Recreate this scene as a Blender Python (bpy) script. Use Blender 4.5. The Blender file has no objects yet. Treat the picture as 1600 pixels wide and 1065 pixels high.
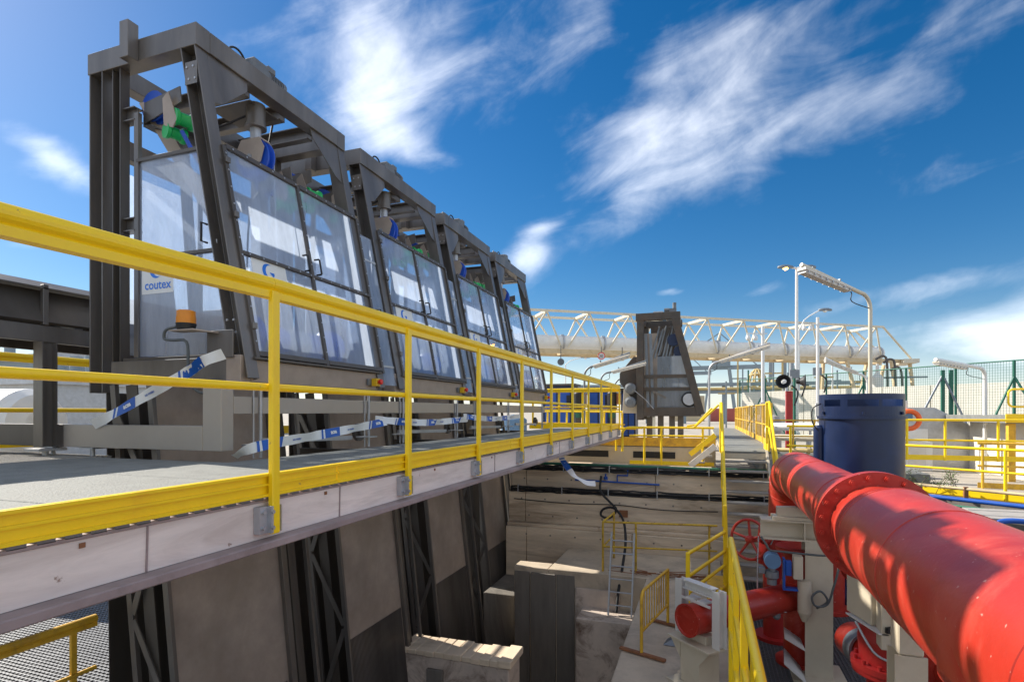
import bpy, bmesh, math, random
from mathutils import Vector, Matrix
from mathutils.geometry import tessellate_polygon
random.seed(7)
R = math.radians
S = bpy.context.scene
C = S.collection

# ------------------------------------------------------------------ camera
cam_d = bpy.data.cameras.new('camera'); cam = bpy.data.objects.new('camera', cam_d); C.objects.link(cam)
cam.location = (0, 0, 0); cam.rotation_euler = (R(90), 0, R(19.23))
cam_d.sensor_width = 36; cam_d.lens = 36*860/1600; cam_d.shift_y = 110.5/1600
cam_d.clip_start = 0.05; cam_d.clip_end = 9000
S.camera = cam
# ------------------------------------------------------------------ sun, sky, exposure
SUN_EL, SUN_AZ = 36.5, 12.0          # the sun stands over -X, turned a little towards +Y
sd = Vector((-math.cos(R(SUN_EL))*math.cos(R(SUN_AZ)), math.cos(R(SUN_EL))*math.sin(R(SUN_AZ)), math.sin(R(SUN_EL))))
sl = bpy.data.lights.new('sun', 'SUN'); sl.energy = 2.0; sl.angle = R(0.5); sl.color = (1, .93, .82)
so = bpy.data.objects.new('sun', sl); C.objects.link(so)
so.rotation_euler = (-sd).to_track_quat('-Z', 'Y').to_euler(); so.location = sd*60
S.view_settings.view_transform = 'Standard'; S.view_settings.look = 'None'
S.view_settings.gamma = 1; S.view_settings.use_curve_mapping = False
S.view_settings.exposure = 1.97
W = bpy.data.worlds.new('World'); S.world = W; W.use_nodes = True
wn, wl = W.node_tree.nodes, W.node_tree.links
wn.clear()
def N(t, **k):
    n = wn.new(t)
    for a, b in k.items(): setattr(n, a, b)
    return n
def vmath(op, a, b=None):
    n = N('ShaderNodeVectorMath', operation=op)
    for i, v in enumerate((a, b)):
        if v is None: continue
        if isinstance(v, (tuple, list, Vector)): n.inputs[i].default_value = tuple(v)
        else: wl.new(v, n.inputs[i])
    return n.outputs['Value'] if op == 'DOT_PRODUCT' else n.outputs['Vector']
def fmath(op, a, b=None, c=None, clamp=False):
    n = N('ShaderNodeMath', operation=op); n.use_clamp = clamp
    for i, v in enumerate((a, b, c)):
        if v is None: continue
        if isinstance(v, (int, float)): n.inputs[i].default_value = v
        else: wl.new(v, n.inputs[i])
    return n.outputs[0]
sky = N('ShaderNodeTexSky', sky_type='NISHITA'); sky.sun_disc = False
sky.sun_elevation = R(SUN_EL); sky.sun_rotation = math.atan2(sd.x, sd.y)
sky.air_density = 1.0; sky.dust_density = 0.35; sky.ozone_density = 4.0; sky.altitude = 0
hs = N('ShaderNodeHueSaturation'); hs.inputs['Saturation'].default_value = 1.36; hs.inputs['Value'].default_value = 0.295
wl.new(sky.outputs[0], hs.inputs['Color'])
tc = N('ShaderNodeTexCoord'); D = tc.outputs['Generated']
_a = math.atan(300/860)
def ray(px, py):
    u, v = (px-800)/860, (643-py)/860
    return Vector((u*math.cos(_a)-math.sin(_a), u*math.sin(_a)+math.cos(_a), v)).normalized()
# cloud banks: direction of the centre, direction along the streak, half length, half width, weight
banks = [((690, 75), (790, 60), .115, .095, .85), ((565, 125), (565, 60), .11, .075, 1.0), ((1025, 225), (1150, 150), .17, .085, .63),
         ((1240, 205), (1500, 80), .28, .055, .52), ((1120, 120), (1300, 60), .24, .09, .40), ((85, 248), (140, 285), .065, .024, .95),
         ((822, 405), (850, 385), .04, .028, .9), ((845, 358), (880, 348), .035, .012, .7), ((1520, 530), (1600, 520), .22, .045, .9), ((1420, 452), (1560, 425), .14, .022, .75), ((1200, 450), (1240, 440), .04, .012, .5),
         ((900, 40), (880, 120), .10, .06, .35), ((35, 382), (70, 380), .04, .012, .6), ((640, 232), (600, 215), .08, .03, .5), ((1050, 456), (1080, 454), .03, .009, .55)]
mask = None
for c0, c1, ru, rv, wgt in banks:
    d0 = ray(*c0); u = ray(*c1)-d0; u = (u-d0*u.dot(d0)).normalized(); v = d0.cross(u)
    a = vmath('DOT_PRODUCT', D, u/ru); b = vmath('DOT_PRODUCT', D, v/rv)
    e = fmath('ADD', fmath('MULTIPLY', a, a), fmath('MULTIPLY', b, b))
    e = fmath('EXPONENT', fmath('MULTIPLY', e, -0.9))
    e = fmath('MULTIPLY', e, fmath('GREATER_THAN', vmath('DOT_PRODUCT', D, d0), 0.0))
    e = fmath('MULTIPLY', e, wgt)
    mask = e if mask is None else fmath('ADD', mask, e)
# streaky noise, the streaks running as the banks do
st = (ray(1330, 165)-ray(1010, 300)).normalized(); fw = ray(1100, 250); st = (st-fw*st.dot(fw)).normalized(); up = fw.cross(st)
cx = N('ShaderNodeCombineXYZ')
wl.new(vmath('DOT_PRODUCT', D, st*2.4), cx.inputs[0]); wl.new(vmath('DOT_PRODUCT', D, up*6.0), cx.inputs[1]); wl.new(vmath('DOT_PRODUCT', D, fw*3.0), cx.inputs[2])
n1 = N('ShaderNodeTexNoise'); n1.inputs['Scale'].default_value = 2.3; n1.inputs['Detail'].default_value = 11; n1.inputs['Roughness'].default_value = .56; n1.inputs['Distortion'].default_value = .5
wl.new(cx.outputs[0], n1.inputs['Vector'])
n2 = N('ShaderNodeTexNoise'); n2.inputs['Scale'].default_value = 5.5; n2.inputs['Detail'].default_value = 12; n2.inputs['Roughness'].default_value = .58; n2.inputs['Distortion'].default_value = .35
wl.new(D, n2.inputs['Vector'])
nz = fmath('ADD', fmath('MULTIPLY', n1.outputs[0], .55), fmath('MULTIPLY', n2.outputs[0], .45))
# denser unseen cloud added outside the view, to raise the fill light
fc = ray(800, 300); clear = N('ShaderNodeMapRange', interpolation_type='SMOOTHSTEP'); clear.inputs['From Min'].default_value = .80; clear.inputs['From Max'].default_value = .55; clear.inputs['To Max'].default_value = .95
wl.new(vmath('DOT_PRODUCT', D, fc), clear.inputs['Value'])
mask = fmath('ADD', mask, clear.outputs[0])
sp_ = N('ShaderNodeSeparateXYZ'); wl.new(D, sp_.inputs[0])       # haze low over the horizon, all round
hz0 = fmath('EXPONENT', fmath('MULTIPLY', fmath('MULTIPLY', sp_.outputs[2], sp_.outputs[2]), -110.0))
dens = fmath('ADD', fmath('MULTIPLY', mask, .62), fmath('MULTIPLY', fmath('SUBTRACT', nz, .5), 1.7))
mr = N('ShaderNodeMapRange', interpolation_type='SMOOTHSTEP'); mr.inputs['From Min'].default_value = .16; mr.inputs['From Max'].default_value = 1.0; mr.inputs['To Max'].default_value = .56
wl.new(dens, mr.inputs['Value'])
mx = N('ShaderNodeMix', data_type='RGBA'); wl.new(fmath('MAXIMUM', mr.outputs[0], fmath('MULTIPLY', hz0, .26)), mx.inputs['Factor'])
wl.new(hs.outputs[0], mx.inputs['A']); mx.inputs['B'].default_value = (5.3, 5.35, 5.45, 1)
bg = N('ShaderNodeBackground'); bg.inputs['Strength'].default_value = 0.10
wl.new(mx.outputs['Result'], bg.inputs['Color'])
wo = N('ShaderNodeOutputWorld'); wl.new(bg.outputs[0], wo.inputs[0])
S.cycles.transparent_max_bounces = 24

# ------------------------------------------------------------------ materials
M = {}
def mat(name, col, rough=.5, metal=0., var=.12, scale=3., bump=0., bscale=40., stain=None, stain_amt=0., stain_scale=1.5, streak=False, spec=.5, coat=0., wear=None):
    """painted or bare surface with its own uneven colour, wear and fine relief"""
    m = bpy.data.materials.new(name); m.use_nodes = True; nt = m.node_tree; nd, lk = nt.nodes, nt.links
    bs = nd['Principled BSDF']; bs.inputs['Roughness'].default_value = rough; bs.inputs['Metallic'].default_value = metal
    bs.inputs['Specular IOR Level'].default_value = spec; bs.inputs['Coat Weight'].default_value = coat
    t = nd.new('ShaderNodeTexCoord'); vec = t.outputs['Object']
    if streak:
        mp = nd.new('ShaderNodeMapping'); mp.inputs['Scale'].default_value = (1, 1, .16) if streak != 2 else (.22, .22, 1.7); lk.new(vec, mp.inputs[0]); vec = mp.outputs[0]
    n = nd.new('ShaderNodeTexNoise'); n.inputs['Scale'].default_value = scale; n.inputs['Detail'].default_value = 8; n.inputs['Roughness'].default_value = .65
    lk.new(vec, n.inputs['Vector'])
    r = nd.new('ShaderNodeValToRGB'); c = Vector(col)
    r.color_ramp.elements[0].position = .3; r.color_ramp.elements[1].position = .72
    r.color_ramp.elements[0].color = (*[max(0, x*(1-var)) for x in c], 1); r.color_ramp.elements[1].color = (*[min(1, x*(1+var)) for x in c], 1)
    lk.new(n.outputs[0], r.inputs[0]); out = r.outputs[0]
    if stain:
        n2 = nd.new('ShaderNodeTexNoise'); n2.inputs['Scale'].default_value = stain_scale; n2.inputs['Detail'].default_value = 10; n2.inputs['Roughness'].default_value = .7; n2.inputs['Distortion'].default_value = .6
        lk.new(vec, n2.inputs['Vector'])
        q = nd.new('ShaderNodeMapRange'); q.inputs['From Min'].default_value = .50; q.inputs['From Max'].default_value = .68; q.inputs['To Max'].default_value = stain_amt
        lk.new(n2.outputs[0], q.inputs[0])
        mm = nd.new('ShaderNodeMix'); mm.data_type = 'RGBA'; lk.new(q.outputs[0], mm.inputs['Factor']); lk.new(out, mm.inputs['A']); mm.inputs['B'].default_value = (*stain, 1)
        out = mm.outputs['Result']
    if wear:                                    # chips and scuffs: colour, scale, threshold
        n3 = nd.new('ShaderNodeTexNoise'); n3.inputs['Scale'].default_value = wear[1]; n3.inputs['Detail'].default_value = 6; n3.inputs['Roughness'].default_value = .6
        lk.new(t.outputs['Object'], n3.inputs['Vector'])
        q3 = nd.new('ShaderNodeMapRange'); q3.inputs['From Min'].default_value = wear[2]; q3.inputs['From Max'].default_value = wear[2]+.03; q3.inputs['To Max'].default_value = .75
        lk.new(n3.outputs[0], q3.inputs[0])
        m3 = nd.new('ShaderNodeMix'); m3.data_type = 'RGBA'; lk.new(q3.outputs[0], m3.inputs['Factor']); lk.new(out, m3.inputs['A']); m3.inputs['B'].default_value = (*wear[0], 1)
        out = m3.outputs['Result']
    lk.new(out, bs.inputs['Base Color'])
    rr = nd.new('ShaderNodeMapRange'); rr.inputs['To Min'].default_value = max(.05, rough-.12); rr.inputs['To Max'].default_value = min(1, rough+.15)
    lk.new(n.outputs[0], rr.inputs[0]); lk.new(rr.outputs[0], bs.inputs['Roughness'])
    if bump:
        nb = nd.new('ShaderNodeTexNoise'); nb.inputs['Scale'].default_value = bscale; nb.inputs['Detail'].default_value = 5
        lk.new(t.outputs['Object'], nb.inputs['Vector'])
        b = nd.new('ShaderNodeBump'); b.inputs['Strength'].default_value = bump; b.inputs['Distance'].default_value = .01
        lk.new(nb.outputs[0], b.inputs['Height']); lk.new(b.outputs[0], bs.inputs['Normal'])
    M[name] = m
    return m
mat('steel', (.165, .150, .138), .36, .45, .36, 2.2, .05, 60, (.16, .13, .10), .55, 1.3, True)
mat('steel_dark', (.10, .088, .078), .45, .3, .3, 2.0, .05, 50, (.09, .07, .05), .6, 1.2, True)
mat('steel_plate', (.38, .31, .255), .5, .15, .28, 1.4, .05, 30, (.32, .26, .20), .6, .8)
mat('steel_old', (.085, .072, .06), .6, .3, .35, 2.0, .1, 40, (.12, .07, .04), .6, 1.2)
mat('galv', (.46, .47, .49), .45, .6, .15, 6, .04, 60, (.3, .28, .26), .3, 2)
mat('galv_dark', (.22, .24, .26), .5, .5, .15, 6)
mat('beam_web', (.80, .70, .63), .6, 0, .16, 4, .12, 50, (.52, .42, .36), .7, 2.4, 2, wear=((.24, .13, .08), 9, .70))
mat('beam_flange', (.34, .27, .26), .55, .1, .2, 3, .06, 40, (.12, .09, .08), .5, 2)
mat('duct', (.36, .325, .29), .35, .3, .08, 1.5)
mat('yellow', (.98, .66, .008), .36, 0, .05, 3, .02, 60, (.80, .46, .02), .4, 2.6, wear=((.30, .22, .10), 16, .69))
mat('yellow_old', (.72, .42, .03), .5, 0, .15, 6, .05, 50, (.30, .15, .05), .6, 5)
mat('yellow_rust', (.62, .40, .03), .6, 0, .2, 9, .08, 50, (.20, .09, .04), .95, 8)
mat('red', (.42, .027, .014), .36, 0, .22, 1.6, .08, 55, (.54, .085, .055), .7, 2.6, wear=((.60, .28, .22), 30, .665))
mat('red_dark', (.40, .02, .018), .4, 0, .12, 3, .03, 45)
mat('beige', (.56, .49, .37), .5, 0, .06, 2.5, .02, 50, (.42, .34, .24), .4, 2)
mat('beige_pale', (.66, .64, .60), .5, 0, .06, 2.5, .02, 50)
mat('blue_tank', (.005, .017, .065), .35, 0, .12, 2, .02, 40, (.008, .025, .1), .5, 2)
mat('blue', (.015, .09, .42), .4, 0, .1, 4)
mat('blue_pulley', (.012, .08, .50), .35, 0, .08, 4)
mat('blue_gray', (.10, .20, .34), .5, 0, .12, 5)
mat('green', (.01, .42, .10), .35, 0, .08, 4)
mat('green_fence', (.02, .13, .085), .5, 0, .15, 4)
mat('green_pipe', (.03, .16, .10), .5, 0, .15, 4)
mat('black', (.012, .012, .013), .5, 0, .2, 6)
mat('rubber', (.02, .02, .021), .65, 0, .2, 6, .1, 30)
mat('grey_cable', (.09, .10, .10), .5, 0, .1, 6)
mat('motor', (.16, .17, .18), .5, .2, .2, 8, .06, 60)
mat('orange', (.75, .26, .01), .4, 0, .1, 5)
mat('orange_box', (.75, .45, .01), .4, 0, .05, 5)
mat('red_button', (.7, .02, .01), .35, 0, .05, 5)
mat('white', (.74, .74, .72), .5, 0, .06, 3, .02, 40, (.5, .46, .4), .3, 2)
mat('cream', (.66, .60, .47), .5, 0, .08, 3, .02, 40, (.42, .33, .22), .4, 1.2)
mat('cream_rust', (.60, .47, .28), .55, 0, .14, 2, .03, 40, (.35, .20, .08), .5, 1.5)
mat('tape_white', (.78, .78, .76), .4, 0, .05, 12)
mat('tape_blue', (.01, .10, .45), .4, 0, .08, 12)
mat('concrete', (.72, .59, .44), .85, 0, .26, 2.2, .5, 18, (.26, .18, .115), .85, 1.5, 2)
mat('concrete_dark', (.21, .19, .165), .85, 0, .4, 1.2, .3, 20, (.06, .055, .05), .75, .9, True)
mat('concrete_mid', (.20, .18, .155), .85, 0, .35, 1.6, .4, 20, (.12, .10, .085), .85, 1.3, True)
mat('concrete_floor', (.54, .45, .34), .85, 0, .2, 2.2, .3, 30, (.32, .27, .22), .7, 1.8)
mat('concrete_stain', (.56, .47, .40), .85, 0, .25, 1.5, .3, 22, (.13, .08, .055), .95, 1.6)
mat('yard', (.40, .36, .30), .9, 0, .16, .7, .2, 30, (.22, .21, .20), .6, .35)
mat('deck', (.20, .205, .19), .75, 0, .22, 5, .8, 70, (.20, .2, .19), .5, 1.5)
mat('grating', (.20, .205, .215), .5, .4, .15, 5)
mat('gravel_deck', (.36, .34, .31), .8, 0, .3, 30, .5, 60)
mat('tread', (.34, .32, .29), .55, .3, .15, 4, .08, 40)
mat('water', (.012, .014, .014), .08, 0, .2, 1, .1, 4)
mat('wall_white', (.70, .66, .58), .8, 0, .08, .8, .1, 10, (.55, .5, .42), .4, .5)
mat('rust', (.26, .11, .05), .8, 0, .3, 10, .2, 40)
mat('leaf', (.075, .11, .025), .6, 0, .35, 12)
mat('twig', (.10, .07, .04), .8, 0, .2, 10)
mat('container_red', (.42, .10, .08), .6, 0, .2, .3)
mat('container_blue', (.05, .10, .22), .6, 0, .2, .3)
mat('container_cream', (.5, .42, .28), .6, 0, .2, .3)
mat('far_steel', (.22, .27, .30), .6, 0, .15, .2)
mat('far_ochre', (.5, .38, .16), .6, 0, .2, .3)
mat('orange_ring', (.80, .14, .03), .5, 0, .08, 4)
mat('sign_grey', (.10, .11, .12), .5, 0, .1, 4)
mat('blue_logo', (.01, .17, .68), .4, 0, .03, 4)
mat('lamp_body', (.62, .56, .46), .45, 0, .06, 4)
mat('tarp', (.36, .34, .32), .6, 0, .15, 6)
m = bpy.data.materials.new('lamp_glow'); m.use_nodes = True; b = m.node_tree.nodes['Principled BSDF']
b.inputs['Base Color'].default_value = (1, .55, .1, 1); b.inputs['Emission Color'].default_value = (1, .42, .06, 1); b.inputs['Emission Strength'].default_value = 4.0; M['lamp_glow'] = m
def clear_mat(name, tint, dust, rough=.03, gl=.5):
    """polycarbonate sheet: see-through, a glossy face, and a film of dust that glows when lit from behind"""
    m = bpy.data.materials.new(name); m.use_nodes = True; nt = m.node_tree; nd, lk = nt.nodes, nt.links; nd.clear()
    o = nd.new('ShaderNodeOutputMaterial'); t = nd.new('ShaderNodeTexCoord')
    tr = nd.new('ShaderNodeBsdfTransparent'); tr.inputs[0].default_value = (*tint, 1)
    g = nd.new('ShaderNodeBsdfGlossy'); g.inputs['Roughness'].default_value = rough; g.inputs['Color'].default_value = (.95, .97, 1, 1)
    lw_ = nd.new('ShaderNodeLayerWeight'); lw_.inputs[0].default_value = .5
    pw_ = nd.new('ShaderNodeMath'); pw_.operation = 'POWER'; lk.new(lw_.outputs['Facing'], pw_.inputs[0]); pw_.inputs[1].default_value = 4.0
    fr = nd.new('ShaderNodeMath'); fr.operation = 'MULTIPLY_ADD'; lk.new(pw_.outputs[0], fr.inputs[0]); fr.inputs[1].default_value = gl; fr.inputs[2].default_value = .03
    tl = nd.new('ShaderNodeBsdfTranslucent'); tl.inputs[0].default_value = (.74, .83, .97, 1)
    df = nd.new('ShaderNodeBsdfDiffuse'); df.inputs[0].default_value = (.66, .73, .85, 1)
    m0 = nd.new('ShaderNodeMixShader'); m0.inputs[0].default_value = .22; lk.new(tl.outputs[0], m0.inputs[1]); lk.new(df.outputs[0], m0.inputs[2])
    n = nd.new('ShaderNodeTexNoise'); n.inputs['Scale'].default_value = 3.0; n.inputs['Detail'].default_value = 9; n.inputs['Roughness'].default_value = .7; mp_ = nd.new('ShaderNodeMapping'); mp_.inputs['Scale'].default_value = (1.6, 1.6, .3); lk.new(t.outputs['Object'], mp_.inputs[0]); lk.new(mp_.outputs[0], n.inputs[0])
    q = nd.new('ShaderNodeMapRange'); q.inputs['From Min'].default_value = .3; q.inputs['From Max'].default_value = .75; q.inputs['To Min'].default_value = dust*.75; q.inputs['To Max'].default_value = dust*1.3
    lk.new(n.outputs[0], q.inputs[0])
    m1 = nd.new('ShaderNodeMixShader'); lk.new(q.outputs[0], m1.inputs[0]); lk.new(tr.outputs[0], m1.inputs[1]); lk.new(m0.outputs[0], m1.inputs[2])
    m2 = nd.new('ShaderNodeMixShader'); lk.new(fr.outputs[0], m2.inputs[0]); lk.new(m1.outputs[0], m2.inputs[1]); lk.new(g.outputs[0], m2.inputs[2])
    lk.new(m2.outputs[0], o.inputs[0]); M[name] = m
clear_mat('pane', (.95, .97, 1.0), .36, .02, .6)
clear_mat('pane_dusty', (.88, .90, .92), .34, .06, .5)
clear_mat('pane_old', (.80, .78, .74), .28, .1, .5)

# ------------------------------------------------------------------ mesh helpers
V = Vector
class MB:
    def __init__(s): s.v = []; s.f = []; s.sm = []; s.mi = []; s.cur = 0
    def add(s, vs, fs, smooth=False):
        k = len(s.v); s.v += [V(p) for p in vs]
        for f in fs: s.f.append([i+k for i in f]); s.sm.append(smooth); s.mi.append(s.cur)
        return s
    def box(s, a, b):
        (x0, y0, z0), (x1, y1, z1) = a, b
        x0, x1 = min(x0, x1), max(x0, x1); y0, y1 = min(y0, y1), max(y0, y1); z0, z1 = min(z0, z1), max(z0, z1)
        return s.add([(x0,y0,z0),(x1,y0,z0),(x1,y1,z0),(x0,y1,z0),(x0,y0,z1),(x1,y0,z1),(x1,y1,z1),(x0,y1,z1)],
                     [(3,2,1,0),(4,5,6,7),(0,1,5,4),(1,2,6,5),(2,3,7,6),(3,0,4,7)])
    def frame(s, p, q, up):
        d = (V(q)-V(p)).normalized(); u = V(up)
        if abs(d.dot(u.normalized())) > .98: u = V((1, 0, 0)) if abs(d.x) < .9 else V((0, 1, 0))
        r = d.cross(u).normalized(); return d, r, r.cross(d)
    def bar(s, p, q, w, h, up=(0, 0, 1)):
        """rectangular bar from p to q, w across, h along up"""
        d, r, u = s.frame(p, q, up); vs = []
        for e in (V(p), V(q)):
            for a, b in ((-1,-1),(1,-1),(1,1),(-1,1)): vs.append(e+r*a*w/2+u*b*h/2)
        return s.add(vs, [(0,1,2,3),(7,6,5,4),(0,4,5,1),(1,5,6,2),(2,6,7,3),(3,7,4,0)])
    def sect(s, p, q, poly, up=(0, 0, 1)):
        """any closed 2D section (across, up) drawn from p to q"""
        d, r, u = s.frame(p, q, up); n = len(poly); vs = []
        for e in (V(p), V(q)):
            for a, b in poly: vs.append(e+r*a+u*b)
        return s.add(vs, [tuple(range(n)), tuple(range(2*n-1, n-1, -1))]+[(i, i+n, (i+1) % n+n, (i+1) % n) for i in range(n)])
    def ibeam(s, p, q, w, h, t=.012, up=(0, 0, 1)):
        a, b = w/2, h/2; k = t/2
        return s.sect(p, q, [(-a,-b),(a,-b),(a,-b+t),(k,-b+t),(k,b-t),(a,b-t),(a,b),(-a,b),(-a,b-t),(-k,b-t),(-k,-b+t),(-a,-b+t)], up)
    def chan(s, p, q, w, h, t=.012, up=(0, 0, 1), flip=1):
        a, b = w/2, h/2
        pl = [(-a*flip,-b),(a*flip,-b),(a*flip,-b+t),((-a+t)*flip,-b+t),((-a+t)*flip,b-t),(a*flip,b-t),(a*flip,b),(-a*flip,b)]
        return s.sect(p, q, pl, up)
    def tube(s, p, q, r, n=12, r2=None, cap=True):
        return s.lathe(p, V(q)-V(p), [(0, r), ((V(q)-V(p)).length, r if r2 is None else r2)], n, cap)
    def lathe(s, o, d, prof, n=16, cap=True):
        """profile of (along, radius) turned round the axis; hard profile corners stay hard"""
        d = V(d).normalized(); u = V((0, 0, 1)) if abs(d.z) < .9 else V((1, 0, 0)); a = d.cross(u).normalized(); b = d.cross(a); o = V(o)
        ring = lambda h, r: [o+d*h+(a*math.cos(2*math.pi*i/n)+b*math.sin(2*math.pi*i/n))*r for i in range(n)]
        for (h0, r0), (h1, r1) in zip(prof, prof[1:]):
            s.add(ring(h0, r0)+ring(h1, r1), [(i, (i+1) % n, (i+1) % n+n, i+n) for i in range(n)], True)
        if cap:
            if prof[0][1] > 1e-4: s.add(ring(*prof[0]), [tuple(range(n-1, -1, -1))])
            if prof[-1][1] > 1e-4: s.add(ring(*prof[-1]), [tuple(range(n))])
        return s
    def path(s, pts, r, n=8, closed=False):
        """round tube along a line of points"""
        P = [V(p) for p in pts]; rings = []; m = len(P); ref = None
        for i, p in enumerate(P):
            if closed: t = (P[(i+1) % m]-P[i-1])
            else: t = (P[min(i+1, m-1)]-P[max(i-1, 0)])
            t.normalize()
            if ref is None: ref = t.orthogonal().normalized()
            ref = (ref-t*ref.dot(t)).normalized(); b = t.cross(ref)
            rings.append([p+(ref*math.cos(2*math.pi*j/n)+b*math.sin(2*math.pi*j/n))*r for j in range(n)])
        vs = [p for g in rings for p in g]; fs = []
        for i in range(m if closed else m-1):
            k = (i+1) % m
            for j in range(n): fs.append((i*n+j, i*n+(j+1) % n, k*n+(j+1) % n, k*n+j))
        s.add(vs, fs, True)
        if not closed: s.add(rings[0], [tuple(range(n-1, -1, -1))]); s.add(rings[-1], [tuple(range(n))])
        return s
    def prism(s, pts, off):
        """flat outline of 3D points given a thickness vector"""
        n = len(pts); P = [V(p) for p in pts]; o = V(off)
        return s.add(P+[p+o for p in P], [tuple(range(n-1, -1, -1)), tuple(range(n, 2*n))]+[(i, (i+1) % n, (i+1) % n+n, i+n) for i in range(n)])
    def quad(s, *p): return s.add(p, [tuple(range(len(p)))])
    def build(s, name, m, parent=None, bev=0):
        org = V(parent['_o']) if parent is not None and '_o' in parent else V((0, 0, 0))
        me = bpy.data.meshes.new(name); me.from_pydata([p-org for p in s.v], [], s.f)
        for x in (m if isinstance(m, (list, tuple)) else [m]): me.materials.append(M[x])
        me.polygons.foreach_set('use_smooth', s.sm); me.polygons.foreach_set('material_index', s.mi); me.update()
        o = bpy.data.objects.new(name, me); C.objects.link(o)
        if parent is not None:
            o.parent = parent; o['_o'] = tuple(org)
        else: o['_o'] = (0, 0, 0)
        if bev:
            b = o.modifiers.new('bevel', 'BEVEL'); b.width = bev; b.segments = 1; b.limit_method = 'ANGLE'; b.angle_limit = R(50)
        return o
def B(a, b): return MB().box(a, b)
def thing(name, label, cat, loc=(0, 0, 0), group=None):
    o = bpy.data.objects.new(name, None); C.objects.link(o); o.location = loc; o.empty_display_size = .1; o['_o'] = tuple(loc)
    o['label'] = label; o['category'] = cat
    if group: o['group'] = group
    return o
def tag(o, label, cat, group=None):
    o['label'] = label; o['category'] = cat
    if group: o['group'] = group
    return o
def struct(o): o['kind'] = 'structure'; return o
def stuff(o): o['kind'] = 'stuff'; return o
def copy_tree(o, parent=None):
    c = o.copy(); C.objects.link(c); c.parent = parent
    for ch in list(o.children): copy_tree(ch, c)
    return c
def arc(c, a, b, r, t0, t1, n):
    return [V(c)+V(a)*r*math.cos(R(t0+(t1-t0)*i/n))+V(b)*r*math.sin(R(t0+(t1-t0)*i/n)) for i in range(n+1)]
def text_mesh(name, txt, size, material, parent, o, ux, uy, bold=0):
    """flat lettering in the built-in font, its lower left corner at o, running along ux, standing along uy"""
    cu = bpy.data.curves.new('txt', 'FONT'); cu.body = txt; cu.size = size; cu.offset = bold; cu.resolution_u = 3
    to = bpy.data.objects.new('txt', cu); C.objects.link(to)
    dg = bpy.context.evaluated_depsgraph_get(); me = bpy.data.meshes.new_from_object(to.evaluated_get(dg))
    org = V(parent['_o']); ux, uy, o = V(ux).normalized(), V(uy).normalized(), V(o)
    for v in me.vertices: p = v.co.copy(); v.co = o+ux*p.x+uy*p.y-org
    bpy.data.objects.remove(to); bpy.data.curves.remove(cu)
    me.name = name; me.materials.clear(); me.materials.append(M[material])
    ob = bpy.data.objects.new(name, me); C.objects.link(ob); ob.parent = parent; ob['_o'] = tuple(org)
    return ob

# ================================================================== ground and pit
YARD = -1.95
hole = [(-14, -12), (16, -12), (16, 6.9), (5.3, 15.5), (2.9, 15.5), (2.9, 13.9), (-4.78, 13.9), (-4.78, 15.2), (-14, 15.2)]
outer = [(-4000, -4000), (4000, -4000), (4000, 6000), (-4000, 6000)]
pts = [V((*p, YARD)) for p in outer+hole]
g = MB(); tris = tessellate_polygon([[V((*p, 0)) for p in outer], [V((*p, 0)) for p in hole]])
g.add(pts, [tuple(t) for t in tris])
go = struct(g.build('ground', 'yard'))
bm = bmesh.new(); bm.from_mesh(go.data); bmesh.ops.recalc_face_normals(bm, faces=bm.faces[:])
for f in bm.faces:
    if f.normal.z < 0: f.normal_flip()
bm.to_mesh(go.data); bm.free()
def st(name, a, b, m, bev=.012): return struct(B(a, b).build(name, m, None, bev))
st('water', (-14, -12, -6.9), (16, 16, -6.6), 'water', 0)
st('concrete_platform', (-3.1, 11.2, -7), (.34, 13.1, -3.3), 'concrete_floor')
st('platform_strip', (-3.86, 11.2, -7), (-3.103, 11.62, -3.302), 'concrete_floor')
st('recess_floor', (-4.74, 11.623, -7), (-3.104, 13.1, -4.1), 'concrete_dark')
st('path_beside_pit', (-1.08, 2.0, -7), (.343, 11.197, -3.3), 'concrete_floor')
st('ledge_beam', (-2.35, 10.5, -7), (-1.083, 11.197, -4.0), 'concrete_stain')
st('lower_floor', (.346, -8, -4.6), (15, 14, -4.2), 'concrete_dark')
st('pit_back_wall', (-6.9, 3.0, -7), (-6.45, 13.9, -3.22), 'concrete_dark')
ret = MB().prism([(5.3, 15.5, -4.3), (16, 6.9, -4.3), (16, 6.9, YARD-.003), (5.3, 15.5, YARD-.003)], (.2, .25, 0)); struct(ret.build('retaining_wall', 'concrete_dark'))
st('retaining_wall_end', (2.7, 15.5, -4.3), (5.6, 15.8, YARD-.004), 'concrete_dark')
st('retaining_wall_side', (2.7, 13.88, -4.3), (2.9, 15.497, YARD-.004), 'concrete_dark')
# far pit wall: three courses that step forward towards the bottom
w = thing('pit_wall', 'stepped bare concrete wall at the far end of the open pit', 'wall', (-2, 13.6, -3.3))
def wallcourse(z0, z1, y, x0, x1, joints):
    e = [x0]+joints+[x1]
    for p, q in zip(e, e[1:]): B((p+.006, y, z0), (q-.006, 13.95, z1)).build('panel', 'concrete', w, .012)
wallcourse(-1.93, -1.42, 13.60, -4.75, 2.88, [-4.35, -1.1])
wallcourse(-2.02, -1.935, 13.42, -4.75, 2.88, [])
wallcourse(-2.80, -2.025, 13.36, -4.75, 2.70, [-4.30])
wallcourse(-2.88, -2.803, 13.22, -4.75, 2.70, [-2.4])
wallcourse(-4.3, -2.883, 13.13, -4.75, 2.70, [-4.2, -1.6])
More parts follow.
